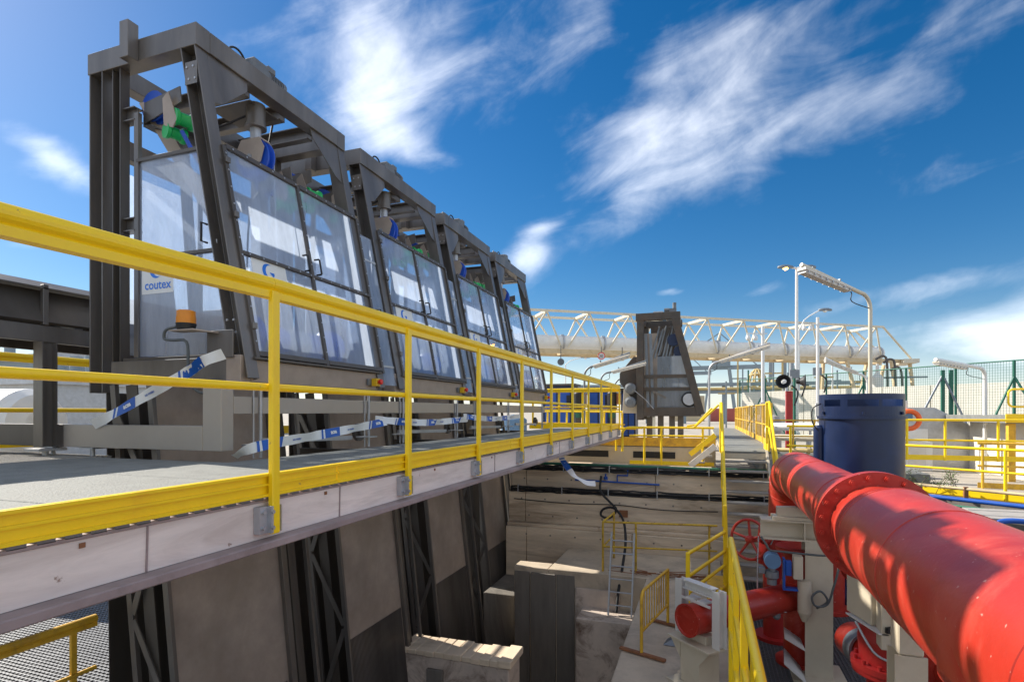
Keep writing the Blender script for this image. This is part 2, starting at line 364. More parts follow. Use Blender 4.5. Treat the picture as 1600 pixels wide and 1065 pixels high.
# panels on the front of the platform
f = thing('facing_wall', 'dark stained concrete facing below the sunlit platform in the pit', 'wall', (-2.5, 11.2, -6.6))
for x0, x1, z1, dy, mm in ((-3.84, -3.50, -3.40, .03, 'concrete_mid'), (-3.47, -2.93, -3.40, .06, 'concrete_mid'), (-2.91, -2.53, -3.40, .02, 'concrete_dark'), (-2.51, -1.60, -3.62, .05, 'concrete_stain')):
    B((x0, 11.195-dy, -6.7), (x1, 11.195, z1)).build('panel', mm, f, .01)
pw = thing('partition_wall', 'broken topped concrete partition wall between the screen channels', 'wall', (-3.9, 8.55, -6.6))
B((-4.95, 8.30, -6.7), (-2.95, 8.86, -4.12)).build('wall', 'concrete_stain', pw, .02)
top = MB(); n = 12
for i in range(n):
    x0 = -4.95+2.0*i/n; j = random.uniform(-.012, .02)
    top.box((x0+.001, 8.27+random.uniform(0, .03), -4.118), (x0+2.0/n, 8.87+random.uniform(0, .02), -4.02+j))
top.box((-3.12, 8.25, -4.10), (-2.90, 8.9, -3.98)); top.build('cap', 'concrete', pw, .012)
B((-4.4, 8.24, -6.7), (-4.1, 8.297, -4.3)).build('rib', 'concrete_dark', pw, .01)
# far platform between the pit and the yard
st('far_platform', (-4.76, 13.96, -2.4), (.33, 21, -1.52), 'concrete_floor', .03)
st('far_platform_side', (-12, 15.22, -2.4), (-4.763, 21, -1.523), 'concrete_floor', .03)
st('pit_end_wall', (-13.9, 15.0, -7), (-4.763, 15.215, -1.55), 'concrete_dark')
cb = MB()
for x0, x1, z in ((-4.7, -3.6, -1.40), (-3.5, -1.9, -1.37), (-.9, .2, -1.40)):
    cb.box((x0, 14.1, -1.52), (x1, 14.8, z))
tag(cb.build('kerb_blocks', 'concrete', None, .02), 'pale low concrete kerb blocks on the far edge of the pit', 'kerb')
def wavy(p, q, n, amp, seed):
    r = random.Random(seed); p, q = V(p), V(q)
    return [p.lerp(q, i/n)+V((0, r.uniform(-amp, amp)*.5, r.uniform(-amp, amp))) for i in range(n+1)]
for k, (z, y, lab) in enumerate(((-1.445, 13.53, 'upper black cable bundle strung along the top of the pit wall'), (-1.985, 13.36, 'lower black cable bundle lying on the step of the pit wall'))):
    t = thing('cable_bundle', lab, 'cables', (-2, y, z))
    for j in range(4):
        MB().path(wavy((-4.7, y+.03*(j % 2), z+.035*j-.03), (2.4, y+.03*(j % 2), z+.035*j-.03), 46, .012, 31*k+j), .022, 6).build('cable', 'rubber', t)
    cl = MB()
    for x in [-4.5+1.15*i for i in range(6)]: cl.box((x, y-.03, z-.07), (x+.02, y+.065, z+.12))
    cl.build('cable_ties', 'galv', t)
tag(MB().path([(-4.7, 13.75, -1.33), (-2, 13.75, -1.34), (.3, 13.75, -1.35), (2.6, 14.0, -1.36)], .035, 10).build('green_conduit', 'green_pipe'), 'thin green pipe running along the top of the pit wall', 'pipe')
t = thing('blue_pipe_run', 'thin blue water pipe with a valve fixed to the pit wall', 'pipe', (-2, 13.5, -1.75))
MB().path([(-3.05, 13.54, -1.70), (-1.0, 13.54, -1.74)], .022, 8).build('pipe', 'blue', t)
MB().path([(-2.0, 13.54, -1.71), (-2.0, 13.54, -1.55), (-1.75, 13.54, -1.55), (-1.75, 13.54, -1.40)], .02, 8).build('branch', 'blue', t)
MB().lathe((-2.28, 13.52, -1.66), (0, 0, 1), [(0, .05), (.06, .05), (.08, .02), (.14, .02)], 10).build('valve', 'blue', t)
# hose that drops from the cables to the platform
hz = [(-2.35, 13.3, -1.55), (-2.35, 13.2, -1.9), (-2.1, 13.1, -2.15), (-1.95, 13.05, -2.3), (-2.1, 13.0, -2.5), (-2.3, 13.0, -2.45), (-2.25, 13.0, -2.3), (-2.0, 12.95, -2.25), (-1.75, 12.7, -2.45), (-1.62, 12.2, -2.8), (-1.6, 11.6, -3.2), (-1.62, 11.1, -3.6), (-1.63, 10.9, -3.95)]
def smooth_pts(P, k=4):
    P = [V(p) for p in P]; out = []
    for i in range(len(P)-1):
        a, b, c, d = P[max(i-1, 0)], P[i], P[i+1], P[min(i+2, len(P)-1)]
        for j in range(k):
            t = j/k; out.append(.5*((2*b)+(-a+c)*t+(2*a-5*b+4*c-d)*t*t+(-a+3*b-3*c+d)*t**3))
    return out+[P[-1]]
tag(MB().path(smooth_pts(hz), .028, 8).build('hose', 'rubber'), 'black hose looping down the concrete pit wall beside the ladder', 'hose')
tag(MB().path(smooth_pts([(-4.6, 13.345, -2.22), (-3.2, 13.335, -2.27), (-2.0, 13.34, -2.24), (-.9, 13.33, -2.30), (.3, 13.34, -2.27)]), .012, 6).build('wall_wire', 'rubber'), 'thin dark wire sagging along the middle of the pit wall', 'wire')
tag(B((-1.92, 13.30, -2.52), (-1.72, 13.357, -2.36)).build('rusty_plate', 'rust', None, .006), 'small rusty square plate on the pit wall above the railing', 'plate')
th = MB()
for z in (-1.72, -2.2, -2.62, -3.05):
    y_ = 13.598 if z > -1.93 else (13.358 if z > -2.8 else 13.128)
    for i in range(8): th.lathe((-4.4+.62*i+(.2 if z < -2.5 else 0), y_, z), (0, -1, 0), [(0, .022), (.002, .022), (.002, .001)], 8, False)
stuff(th.build('tie_holes', 'concrete_dark', w))
jl = MB()
for z, y_ in ((-1.60, 13.597), (-1.78, 13.597), (-2.36, 13.357), (-2.58, 13.357), (-3.08, 13.127), (-3.22, 13.127)): jl.box((-4.74, y_-.006, z), (2.6, y_+.003, z+.012))
jl.build('formwork_ridges', 'concrete', w)
# ladder
t = thing('ladder', 'aluminium ladder standing in the pit against the platform edge', 'ladder', (-1.6, 11.0, -4.0))
for x in (-1.78, -1.33): MB().bar((x, 10.85, -3.99), (x+.02, 11.17, -2.42), .03, .06, (0, 1, 0)).build('stile', 'galv', t)
for i in range(6):
    k = .12+i*.155; MB().tube((-1.78, 10.85+.32*k, -3.99+1.57*k), (-1.32, 10.85+.32*k, -3.99+1.57*k), .015, 8).build('rung', 'galv', t)
# ================================================================== gratings
def grating(name, x0, x1, y0, y1, z, px, py, m='grating', h=.03, wx=.007, wy=.005):
    g = MB(); x = x0
    while x <= x1: g.box((x, y0, z-h), (x+wx, y1, z)); x += px
    y = y0
    while y <= y1: g.box((x0, y, z-h*.6), (x1, y+wy, z-.002)); y += py
    return g
fl = struct(B((.36, 2.0, -3.58), (.46, 12.6, -3.44)).build('grating_floor', 'beige'))
for i, (a, b) in enumerate(((2.0, 5.5), (5.51, 9.0), (9.01, 12.6))):
    for u, v in ((.47, 1.6), (1.61, 2.9), (2.91, 4.6)):
        o = grating('grating_panel', u, v, a, b, -3.45, .05, .05).build('grating_panel', 'grating', fl); stuff(o)
fb = MB()
for y in (2.6, 4.2, 5.8, 7.4, 9.0, 10.6, 12.2): fb.ibeam((.4, y, -3.57), (4.6, y, -3.57), .1, .16)
fb.build('joists', 'beige', fl)
lf = struct(B((-5.95, -3, -3.32), (-5.85, 4.02, -3.2)).build('lower_grating_floor', 'galv_dark'))
for u, v in ((-13.4, -11), (-10.99, -8.6), (-8.59, -5.96)):
    o = grating('grating_panel', u, v, -3, 13, -3.2, .07, .06, 'grating', .03, .012, .02).build('grating_panel', 'grating', lf); stuff(o)
for x in (-11, -8.6):
    B((x-.03, -3, -3.34), (x+.03, 9, -3.235)).build('joist', 'galv', lf)
st('sump_floor', (-13.9, -8, -4.2), (-6.95, 13.8, -4.05), 'concrete_floor')

# ================================================================== the left walkway
XR = -2.26
DZ = -.45
wk = struct(B((-2.34, -1.2, -.52), (-2.30, 15.6, -.47)).build('walkway', 'beam_flange'))
y = -1.2; k = 0
pm = {}
while y < 15.5:
    e = min(y+1.0, 15.58)
    x0 = -5.75 if y+.5 < 3.9 else -4.0
    key = (round(e-y, 2), x0)
    if key not in pm:
        pm[key] = B((x0, 0, 0), (-2.33, e-y-.012, .035)).build('deck_panel', 'deck', wk, .004); o = pm[key]
    else:
        o = pm[key].copy(); C.objects.link(o); o.parent = wk
    o.location = (0, y, DZ-.035); y = e
lw = MB()
for i in range(180):       # ribbed edge strip along the deck
    yy = -1.1+i*.0925; lw.box((-2.328, yy, DZ-.03), (-2.262, yy+.06, DZ+.008))
stuff(lw.build('edge_grating', 'galv_dark', wk))
for yy in (1.0, 3.85, 6.5, 9.2, 11.9, 14.6):
    MB().ibeam((-5.6, yy, -.60), (-2.31, yy, -.60), .1, .16).build('joist', 'steel_dark', wk)
go2 = MB(); go2 = grating('x', -8.7, -5.78, -1.5, 4.0, DZ, .05, .05, 'galv', .03, .012, .012)
stuff(go2.build('open_grating', 'gravel_deck', wk))
# edge beam: rolled channel with its web outwards
eb = thing('edge_beam', 'weathered pinkish steel edge beam carrying the left walkway', 'beam', (XR, 7, -.7))
B((-2.292, -1.2, -.69), (-2.272, 15.6, -.475)).build('web', 'beam_web', eb)
for yy in (1.72, 3.05, 5.9, 8.9, 11.8): MB().bar((-2.2705, yy, -.688), (-2.2705, yy+.006, -.494), .006, .012).build('weld_seam', 'beam_flange', eb)
for yy in (1.45, 2.9, 4.4, 5.8, 7.3, 8.7): B((-2.27, yy, -.525), (-2.266, yy+.022, -.505)).build('lug', 'rust', eb)
B((-2.42, -1.2, -.735), (-2.185, 15.6, -.692)).build('bottom_flange', 'beam_flange', eb, .006)
B((-2.30, -1.2, -.492), (-2.262, 15.6, -.474)).build('top_flange', 'beam_flange', eb, .003)
# hanging cable below the beam
for k_, lab in enumerate(('black cable roll hanging across the nearest lower screen plate', 'black cable roll hanging across the second lower screen plate', 'black cable roll hanging across the third lower screen plate', 'black cable roll hanging across the farthest lower screen plate')):
    y0_ = 4.05+2.72*k_; rc_ = random.Random(k_)
    P_ = [V((-5.02+rc_.uniform(-.02, .02), y0_+.06+1.5*i/16, -1.36-.05*math.sin(math.pi*i/16)+rc_.uniform(-.015, .015))) for i in range(17)]
    t_ = thing('cable_roll', lab, 'cable', P_[0], 'cable rolls below the walkway')
    MB().path(P_, .045, 8).build('cable', 'rubber', t_)
    MB().path([p+V((.02, 0, -.06-.03*math.sin(2.1*i))) for i, p in enumerate(P_)], .018, 6).build('loose_cable', 'black', t_)
    for i in (3, 8, 13): MB().path([P_[i]+V((.05*math.cos(R(a)), 0, .05*math.sin(R(a)))) for a in range(0, 360, 45)], .008, 5, True).build('tie', 'galv', t_)
# ---- railing
def rail_profile():
    top = [(.040*math.cos(R(a)), .078+.040*math.sin(R(a))) for a in range(-50, 231, 20)]
    return top+[(-.022, .044), (-.030, .036), (-.030, .0), (.030, .0), (.030, .036), (.022, .044)]
def gate_posts(): return [-.48, .97]+[2.42+1.4515*i for i in range(10)]
rl = thing('railing', 'long yellow fibreglass guard rail along the left walkway edge', 'railing', (XR, 7, -.45))
MB().sect((XR+.005, -1.5, .53), (XR+.005, 2.42, .622), rail_profile()).sect((XR+.005, 2.42, .622), (XR+.005, 15.58, .625), rail_profile()).build('top_rail', 'yellow', rl)
MB().tube((XR, -1.5, .134), (XR, 15.58, .134), .021, 12).build('mid_rail', 'yellow', rl)
for p, q in ((-1.5, 3.0), (3.008, 6.4), (6.408, 10), (10.008, 15.6)):
    tb = MB(); tb.box((XR-.012, p, -.462), (XR+.006, q, -.335)); tb.box((XR+.006, p, -.350), (XR+.024, q, -.336)); tb.box((XR+.006, p, -.402), (XR+.020, q, -.390)); tb.box((XR+.006, p, -.461), (XR+.022, q, -.446))
    tb.build('toe_board', 'yellow', rl)
for yy in gate_posts():
    o = MB().box((XR+.017, yy-.028, -.665), (XR+.052, yy+.028, .66)).build('post', 'yellow', rl, .005)
    cl = MB(); cl.box((XR-.010, yy-.10, -.655), (XR+.03, yy-.029, -.51)); cl.box((XR+.018, yy-.045, -.655), (XR+.058, yy-.0285, -.51)); cl.box((XR+.018, yy+.0285, -.655), (XR+.058, yy+.034, -.51))
    for dz in (-.54, -.625):
        cl.tube((XR+.03, yy-.075, dz), (XR+.045, yy-.075, dz), .011, 6); cl.tube((XR+.058, yy-.036, dz), (XR+.068, yy-.036, dz), .011, 6)
    cl.build('clamp', 'galv', o)
er = thing('end_railing', 'yellow guard rail closing the far end of the left walkway', 'railing', (-3.5, 15.6, -.45))
MB().sect((-4.9, 15.62, .56), (XR, 15.62, .56), rail_profile()).build('top_rail', 'yellow', er)
for z in (.134, .06): MB().tube((-4.9, 15.62, z), (XR, 15.62, z), .02, 8).build('mid_rail', 'yellow', er)
B((-4.9, 15.61, -.5), (XR, 15.625, -.33)).build('toe_board', 'yellow', er)
for x in (-4.8, -4.0, -3.3, -2.75): B((x-.028, 15.63, -.5), (x+.028, 15.665, .6)).build('post', 'yellow', er, .005)
lr = thing('rear_railing', 'yellow guard rail behind the conveyor on the far left', 'railing', (-8.6, 2, -.45))
MB().sect((-8.6, -2, .66), (-8.6, 12, .66), rail_profile()).build('top_rail', 'yellow', lr)
MB().tube((-8.6, -2, .02), (-8.6, 12, .02), .03, 8).build('mid_rail', 'yellow', lr)
B((-8.61, -2, -.47), (-8.595, 12, -.30)).build('toe_board', 'yellow', lr)
for yy in (-1, .5, 6, 7.5, 9): B((-8.65, yy-.03, -.6), (-8.615, yy+.03, .7)).build('post', 'yellow', lr, .005)
# lower rail at the far bottom left
ll = thing('lower_railing', 'yellow guard rail on the lower grating floor at bottom left', 'railing', (-5.93, 2, -3.2))
MB().sect((-5.93, -1, -2.20), (-5.93, 3.95, -2.20), rail_profile()).build('top_rail', 'yellow_old', ll)
MB().tube((-5.93, -1, -2.63), (-5.93, 3.95, -2.63), .022, 10).build('mid_rail', 'yellow_old', ll)
for yy in (.6, 2.15, 3.75): B((-5.97, yy-.028, -3.2), (-5.935, yy+.028, -2.19)).build('post', 'yellow_old', ll, .004)

# ================================================================== conveyor on the far left
cv = thing('conveyor', 'steel belt conveyor running behind the screens on the left', 'conveyor', (-6.8, 2, -.45))
for x in (-6.42, -7.35): MB().bar((x, -2, .80), (x, 14.5, .80), .06, .17).build('side_beam', 'steel', cv, .004)
MB().prism([(-6.40, -2, .90), (-6.36, -2, .92), (-6.52, -2, 1.26), (-6.58, -2, 1.25)], (0, 16.5, 0)).build('skirt', 'steel_dark', cv)
MB().prism([(-7.40, -2, .92), (-7.36, -2, .90), (-7.20, -2, 1.25), (-7.26, -2, 1.26)], (0, 16.5, 0)).build('skirt', 'steel_dark', cv)
MB().prism([(-7.2, -2, 1.05), (-6.9, -2, .98), (-6.6, -2, 1.05), (-6.6, -2, 1.065), (-6.9, -2, .995), (-7.2, -2, 1.065)], (0, 16.5, 0)).build('belt', 'rubber', cv)
cvr = MB().prism([(-6.36, -2, 1.27), (-6.55, -2, 1.36), (-6.9, -2, 1.42), (-7.3, -2, 1.36), (-7.3, -2, 1.345), (-6.9, -2, 1.405), (-6.55, -2, 1.345), (-6.36, -2, 1.255)], (0, 16.5, 0)); cvr.build('cover', 'steel_dark', cv)
for yy in (.3, 1.6, 2.9, 3.75):
    MB().bar((-6.385, yy, .89), (-6.385, yy, 1.30), .05, .05, (0, 1, 0)).build('cover_post', 'steel', cv, .003)
    r = MB(); r.tube((-6.45, yy+.35, .94), (-6.75, yy+.30, .90), .045, 12); r.build('roller', 'galv_dark', cv)
    B((-6.44, yy+.31, .885), (-6.43, yy+.40, 1.02)).build('roller_bracket', 'galv', cv, .003)
for yy in (2.95, 3.78, .4):
    o = MB().ibeam((-6.42, yy, -.36), (-6.42, yy, .715), .14, .14, .012, (0, 1, 0)).build('leg', 'steel', cv)
    B((-6.54, yy-.13, -.40), (-6.30, yy+.13, -.375)).build('foot', 'galv', o)
    MB().tube((-6.42, yy, -.45), (-6.42, yy, -.40), .03, 8).build('bolt', 'galv', o)
# ================================================================== cable duct round the first screen and along the row
cd = thing('cable_duct', 'smooth grey square cable duct bending round the nearest screen', 'duct', (-4.2, 4, -.3))
B((-8.0, 3.84, -.36), (-6.243, 3.98, -.13)).build('run', 'steel_dark', cd, .004)
B((-6.24, 3.84, -.36), (-4.355, 3.98, -.13)).build('run', 'duct', cd, .004)
B((-4.352, 3.84, -.36), (-4.13, 3.98, .27)).build('riser', 'duct', cd, .004)
B((-4.265, 3.983, -.02), (-4.13, 14.6, .145)).build('run', 'duct', cd, .004)
for x, yy in ((-6.5, 3.9), (-5.9, 3.9)):
    o = MB().tube((x, yy, DZ), (x, yy, -.37), .022, 8).build('foot', 'galv', cd); B((x-.1, yy-.07, -.375), (x+.1, yy+.07, -.362)).build('pad', 'galv', o)

# ================================================================== screen machines
PITCH = 2.72; Y0 = 4.05; WID = 2.35
def fx(z): return -4.08-(z-.55)*.2035       # the front plane leans back as it rises
def machine():
    t = thing('screen_machine', '', 'screen machine', (-5, Y0, -.45), 'screen machines in a row')
    def b(name, a, c, m='steel', bev=.004): return B(a, c).build(name, m, t, bev)
    y0, y1 = Y0, Y0+WID
    # --- frame: rear posts, front posts, top ring
    for k, (ya, yb) in enumerate(((y0, y0+.14), (y1-.14, y1))):
        MB().chan((-6.08, (ya+yb)/2, .20), (-6.08, (ya+yb)/2, 3.60), .14, .20, .014, (1, 0, 0), 1 if k else -1).build('rear_post', 'steel', t, .003)
        MB().chan((-5.80, (ya+yb)/2, .30), (-5.80, (ya+yb)/2, 3.58), .10, .12, .012, (1, 0, 0), 1 if k else -1).build('inner_post', 'steel_dark', t)
        zt = 3.62
        MB().chan((fx(.30)-.09, (ya+yb)/2, .30), (fx(zt)-.09, (ya+yb)/2, zt), .14, .19, .014, (1, 0, 0), 1 if k else -1).build('front_post', 'steel', t, .003)
    b('top_side_beam', (-6.20, y0-.004, 3.58), (fx(3.6)+.03, y0+.16, 3.80))
    b('top_side_beam', (-6.20, y1-.16, 3.58), (fx(3.6)+.03, y1+.004, 3.80))
    b('top_front_beam', (fx(3.6)-.14, y0+.162, 3.585), (fx(3.6)+.032, y1-.162, 3.797))
    b('top_rear_beam', (-6.19, y0+.162, 3.585), (-6.02, y1-.162, 3.797))
    # gussets at the two upper front corners
    for s, yy in ((1, y0+.145), (-1, y1-.145)):
        x = fx(3.5)-.02
        MB().prism([(x, yy, 3.62), (x, yy+s*.52, 3.584), (x+.02, yy+s*.50, 3.47), (x+.085, yy+s*.12, 3.12), (x+.09, yy, 3.08)], (-.014, 0, 0)).build('gusset', 'steel', t)
        e = MB(); e.path([(fx(3.8)-.05, yy, 3.80), (fx(3.8)-.05, yy, 3.86), (fx(3.8)-.05, yy+s*.025, 3.885), (fx(3.8)-.05, yy+s*.05, 3.86), (fx(3.8)-.05, yy+s*.05, 3.80)], .008, 6); e.build('lifting_eye', 'galv_dark', t)
    b('side_lug', (-5.56, y0-.12, 3.56), (-5.44, y0-.006, 3.93))
    # cross beams under the top
    for dy, x1 in ((.80, fx(3.6)-.15), (1.35, fx(3.6)-.15), (1.85, fx(3.6)-.15)):
        MB().chan((-6.0, y0+dy, 3.62), (x1, y0+dy, 3.62), .10, .17, .012).build('cross_beam', 'steel', t)
    b('carrier_plate', (-5.45, y0+.86, 3.52), (fx(3.6)-.16, y0+1.29, 3.54), 'steel_dark')
    MB().chan((-5.55, y0+.17, 3.10), (-5.55, y1-.17, 3.10), .12, .17, .012).build('inner_beam', 'steel', t)
    b('inner_beam', (-5.98, y0+.17, 2.72), (-5.86, y1-.17, 2.92), 'steel')
    MB().bar((-5.62, y0+.20, 3.30), (-5.05, y0+.62, 2.05), .012, .13).build('brace', 'steel_plate', t)
    MB().bar((-5.62, y1-.5, 3.5), (-5.2, y1-.3, 2.3), .10, .08).build('brace', 'steel', t)
    # hoist cylinder and blue sheave in its fork
    X, Yc = -4.93, y0+1.02
    MB().lathe((X, Yc, 3.56), (0, 0, -1), [(0, .105), (.24, .105), (.24, .12), (.27, .12)], 20).build('hoist_cylinder', 'steel', t)
    MB().tube((X, Yc, 3.30), (X, Yc, 3.12), .06, 16).build('piston_rod', 'galv', t)
    fk = None
    for s in (-1, 1):
        o = MB().prism([(X-.20, Yc+s*.075, 3.02), (X-.13, Yc+s*.075, 3.14), (X+.13, Yc+s*.075, 3.14), (X+.20, Yc+s*.075, 3.02), (X+.15, Yc+s*.075, 2.86), (X, Yc+s*.075, 2.80), (X-.15, Yc+s*.075, 2.86)], (0, s*.012, 0)).build('sheave_fork', 'steel_plate', t)
        fk = fk or o
    b('sheave_fork_top', (X-.14, Yc-.075, 3.125), (X+.14, Yc+.075, 3.143), 'steel_plate')
    MB().lathe((X, Yc-.055, 2.93), (0, 1, 0), [(0, .05), (.0, .235), (.02, .235), (.035, .19), (.075, .19), (.09, .235), (.11, .235), (.11, .05)], 28).build('sheave', 'blue_pulley', t)
    MB().tube((X, Yc-.105, 2.93), (X, Yc+.105, 2.93), .03, 10).build('axle', 'galv', t)
    # two more sheave carriers with green guide rollers
    for (xx, yy, zz) in ((-5.28, y0+.16, 3.20), (-4.98, y0+1.42, 2.86), (-5.02, y1-.52, 3.0)):
        MB().prism([(xx-.30, yy, zz+.06), (xx+.20, yy, zz+.14), (xx+.22, yy, zz-.02), (xx-.30, yy, zz-.16)], (0, .012, 0)).build('roller_arm', 'steel', t)
        MB().prism([(xx+.02, yy-.05, zz+.02), (xx+.10, yy-.05, zz+.08), (xx+.22, yy-.05, zz-.22), (xx+.16, yy-.05, zz-.30), (xx+.04, yy-.05, zz-.26)], (0, .012, 0)).build('roller_bracket', 'steel_plate', t)
        MB().lathe((xx+.16, yy-.034, zz-.18), (0.3, 1, 0), [(0, .085), (.03, .085), (.05, .065), (.14, .065), (.16, .085), (.19, .085)], 18).build('guide_roller', 'green', t)
        MB().lathe((xx+.04, yy-.034, zz-.30), (0.3, 1, 0), [(0, .08), (.03, .08), (.05, .06), (.14, .06), (.16, .08), (.19, .08)], 18).build('guide_roller', 'green', t)
        MB().lathe((xx-.22, yy+.03, zz+.03), (0, 1, 0), [(0, .16), (.02, .16), (.03, .13), (.06, .13), (.07, .16), (.09, .16)], 22).build('sheave', 'blue_pulley', t)
    MB().path([(-5.12, y0+.2, 2.92), (-4.9, y0+.32, 2.45), (-4.78, y0+.36, 2.0), (-4.75, y0+.45, 1.4)], .008, 6).build('rope', 'galv', t)
    MB().tube((-5.10, y0+.2, 2.90), (-4.98, y0+.3, 2.60), .022, 8).build('rope_end', 'blue_pulley', t)
    MB().path([(-4.74, y0+1.1, 2.9), (-4.72, y0+1.15, 1.5), (-4.7, y0+1.2, .9)], .008, 6).build('rope', 'galv', t)
    # gear motor on top
    gm = b('gear_motor', (fx(3.8)-.22, y0+.78, 3.80), (fx(3.8)+.02, y0+1.02, 3.96), 'motor', .02)
    mm = MB(); mm.lathe((fx(3.8)-.10, y0+1.02, 3.89), (0, 1, 0), [(0, .085), (.06, .085), (.06, .075), (.26, .075), (.26, .085), (.32, .08), (.34, .04)], 18)
    for i in range(7): mm.lathe((fx(3.8)-.10, y0+1.10+i*.025, 3.89), (0, 1, 0), [(0, .086), (.008, .086)], 18)
    mm.build('motor', 'motor', t); b('terminal_box', (fx(3.8)-.16, y0+1.06, 3.955), (fx(3.8)-.04, y0+1.18, 4.03), 'motor', .01)
    MB().path(arc((fx(3.8)-.1, y0+.66, 3.86), (0, 1, 0), (0, 0, 1), .12, 0, 200, 12), .012, 6).build('cable', 'black', t)
    # --- glazed front: frame bars, four panes, handles
    def P(y, z, o=0.): return V((fx(z)+o, y, z))
    zb, zm, zt = .56, 1.56, 2.63; ya, ym, yb = y0+.145, y0+1.19, y1-.012
    up = (P(0, zt)-P(0, zb)).normalized(); nrm = V((1, 0, .2035)).normalized()
    for yy in (ya, ym, yb): MB().bar(P(yy, zb-.05, .012), P(yy, zt, .012), .045, .04, nrm).build('glazing_bar', 'steel_dark', t, .002)
    for z, h in ((zt, .05), (zm, .035), (zb, .05)): MB().bar(P(ya+.024, z, .012), P(ym-.024, z, .012), .045, h, up).build('glazing_bar', 'steel_dark', t, .002); MB().bar(P(ym+.024, z, .012), P(yb-.024, z, .012), .045, h, up).build('glazing_bar', 'steel_dark', t, .002)
    for u, v in ((ya+.02, ym-.02), (ym+.02, yb-.02)):
        for z0, z1 in ((zb+.02, zm-.01), (zm+.01, zt-.02)):
            MB().prism([P(u, z0), P(v, z0), P(v, z1), P(u, z1)], nrm*.005).build('pane', 'pane', t)
    for yy, s in ((ym-.10, 1), (ym+.10, -1)):
        MB().path([P(yy, 1.60, .01), P(yy, 1.60, .07), P(yy, 1.61, .08), P(yy, 1.77, .08), P(yy, 1.78, .07), P(yy, 1.78, .01)], .011, 8).build('handle', 'black', t)
    for z in (.8, 1.9, 2.45):
        b('hinge', (fx(z)+.03, ya-.03, z), (fx(z)+.05, ya+.03, z+.06), 'steel')
    sc2 = MB()
    for yy in (ya, ym, yb):
        for j in range(12): z = zb+.12+j*.17; q = P(yy, z, .034); sc2.tube(q, q+nrm*.006, .009, 6)
    for z in (zm, zt):
        for j in range(12): q = P(ya+.10+j*.18, z, .036); sc2.tube(q, q+nrm*.006, .009, 6)
    stuff(sc2.build('screws', 'galv', t))
    # hoses and power cable
    MB().path(smooth_pts([(fx(3.8)-.1, y0+1.3, 3.86), (fx(3.8)-.3, y0+1.45, 3.75), (-5.2, y0+1.5, 3.3), (-5.4, y0+1.6, 2.9), (-5.75, y0+1.75, 2.6), (-5.85, y0+1.8, 1.2), (-5.85, y0+1.8, .6)]), .013, 6).build('cable', 'black', t)
    MB().path(smooth_pts([(-4.93, y0+1.1, 3.45), (-5.1, y0+1.25, 3.3), (-5.0, y0+1.35, 3.05), (-5.3, y0+1.5, 3.1), (-5.5, y0+1.6, 3.18)]), .012, 6).build('hose', 'black', t)
    MB().path(smooth_pts([(-5.0, y0+.95, 3.42), (-5.25, y0+.7, 3.2), (-5.45, y0+.5, 3.25), (-5.5, y0+.25, 3.16)]), .012, 6).build('hose', 'black', t)
    MB().path([(-5.52, y0+.2, 3.2), (-5.52, y1-.2, 3.2)], .014, 6).build('conduit', 'galv', t)
    for yy, s in ((y0+.07, 1), (y1-.07, -1)):
        pl = MB()
        for z in (.75, .87, 3.25, 3.37):
            for dx in (-.05, -.13): pl.tube((fx(z)+dx, yy-s*.07, z), (fx(z)+dx, yy-s*.082, z), .012, 6)
        stuff(pl.build('bolts', 'galv', t))
        B((fx(3.3)-.17, yy-s*.0705, 3.2), (fx(3.3)-.015, yy-s*.076, 3.42)).build('splice_plate', 'steel', t)
    # --- glazed near side
    ys = y0+.075; fr = lambda z: fx(z)-.19
    for z in (2.60, 1.58): MB().bar((-5.56, ys, z), (fr(z), ys, z), .05, .035).build('side_bar', 'steel_dark', t, .002)
    MB().bar((-5.56, ys, .56), (-5.56, ys, 3.1), .045, .06, (1, 0, 0)).build('side_bar', 'steel', t, .002)
    b('side_sill', (-5.72, y0+.03, .525), (fr(.55)+.1, y0+.13, .555), 'steel_dark')
    MB().prism([(-5.53, ys, .57), (fr(.57), ys, .57), (fr(2.58), ys, 2.58), (-5.53, ys, 2.58)], (0, .005, 0)).build('side_pane', 'pane', t)
    for z in (1.95, 3.10): MB().ibeam((-5.78, ys+.02, z), (-5.58, ys+.02, z), .1, .14).build('side_stub', 'steel', t)
    MB().path([(fr(1.7)-.11, ys, 1.66), (fr(1.7)-.11, ys-.07, 1.66), (fr(1.7)-.11, ys-.07, 1.84), (fr(1.7)-.11, ys, 1.84)], .011, 8).build('handle', 'black', t)
    b('latch', (fr(1.6)-.05, ys-.02, 1.60), (fr(1.6)+.01, ys-.004, 1.68), 'galv')
    b('inner_cover', (-5.05, ys+.10, .56), (-4.40, ys+.115, 1.02), 'steel_plate')
    # rear shrouds seen through the panes
    for u, v in ((y0+.16, y0+1.14), (y0+1.20, y1-.16)): B((-5.96, u, .62), (-5.955, v, 2.60)).build('rear_pane', 'pane_dusty', t)
    b('rear_mullion', (-5.98, y0+1.142, .55), (-5.94, y0+1.198, 2.70), 'steel'); b('rear_sill', (-5.99, y0+.15, .52), (-5.93, y1-.15, .615), 'steel')
    MB().prism([(-5.92, y0+.35, .62), (-5.30, y0+.35, .62), (-5.45, y0+.35, 1.55), (-5.70, y0+.35, 1.75), (-5.92, y0+.35, 1.75)], (0, .012, 0)).build('chute_side', 'steel_plate', t)
    MB().prism([(-5.92, y1-.45, .62), (-5.30, y1-.45, .62), (-5.45, y1-.45, 1.55), (-5.70, y1-.45, 1.75), (-5.92, y1-.45, 1.75)], (0, .012, 0)).build('chute_side', 'steel_plate', t)
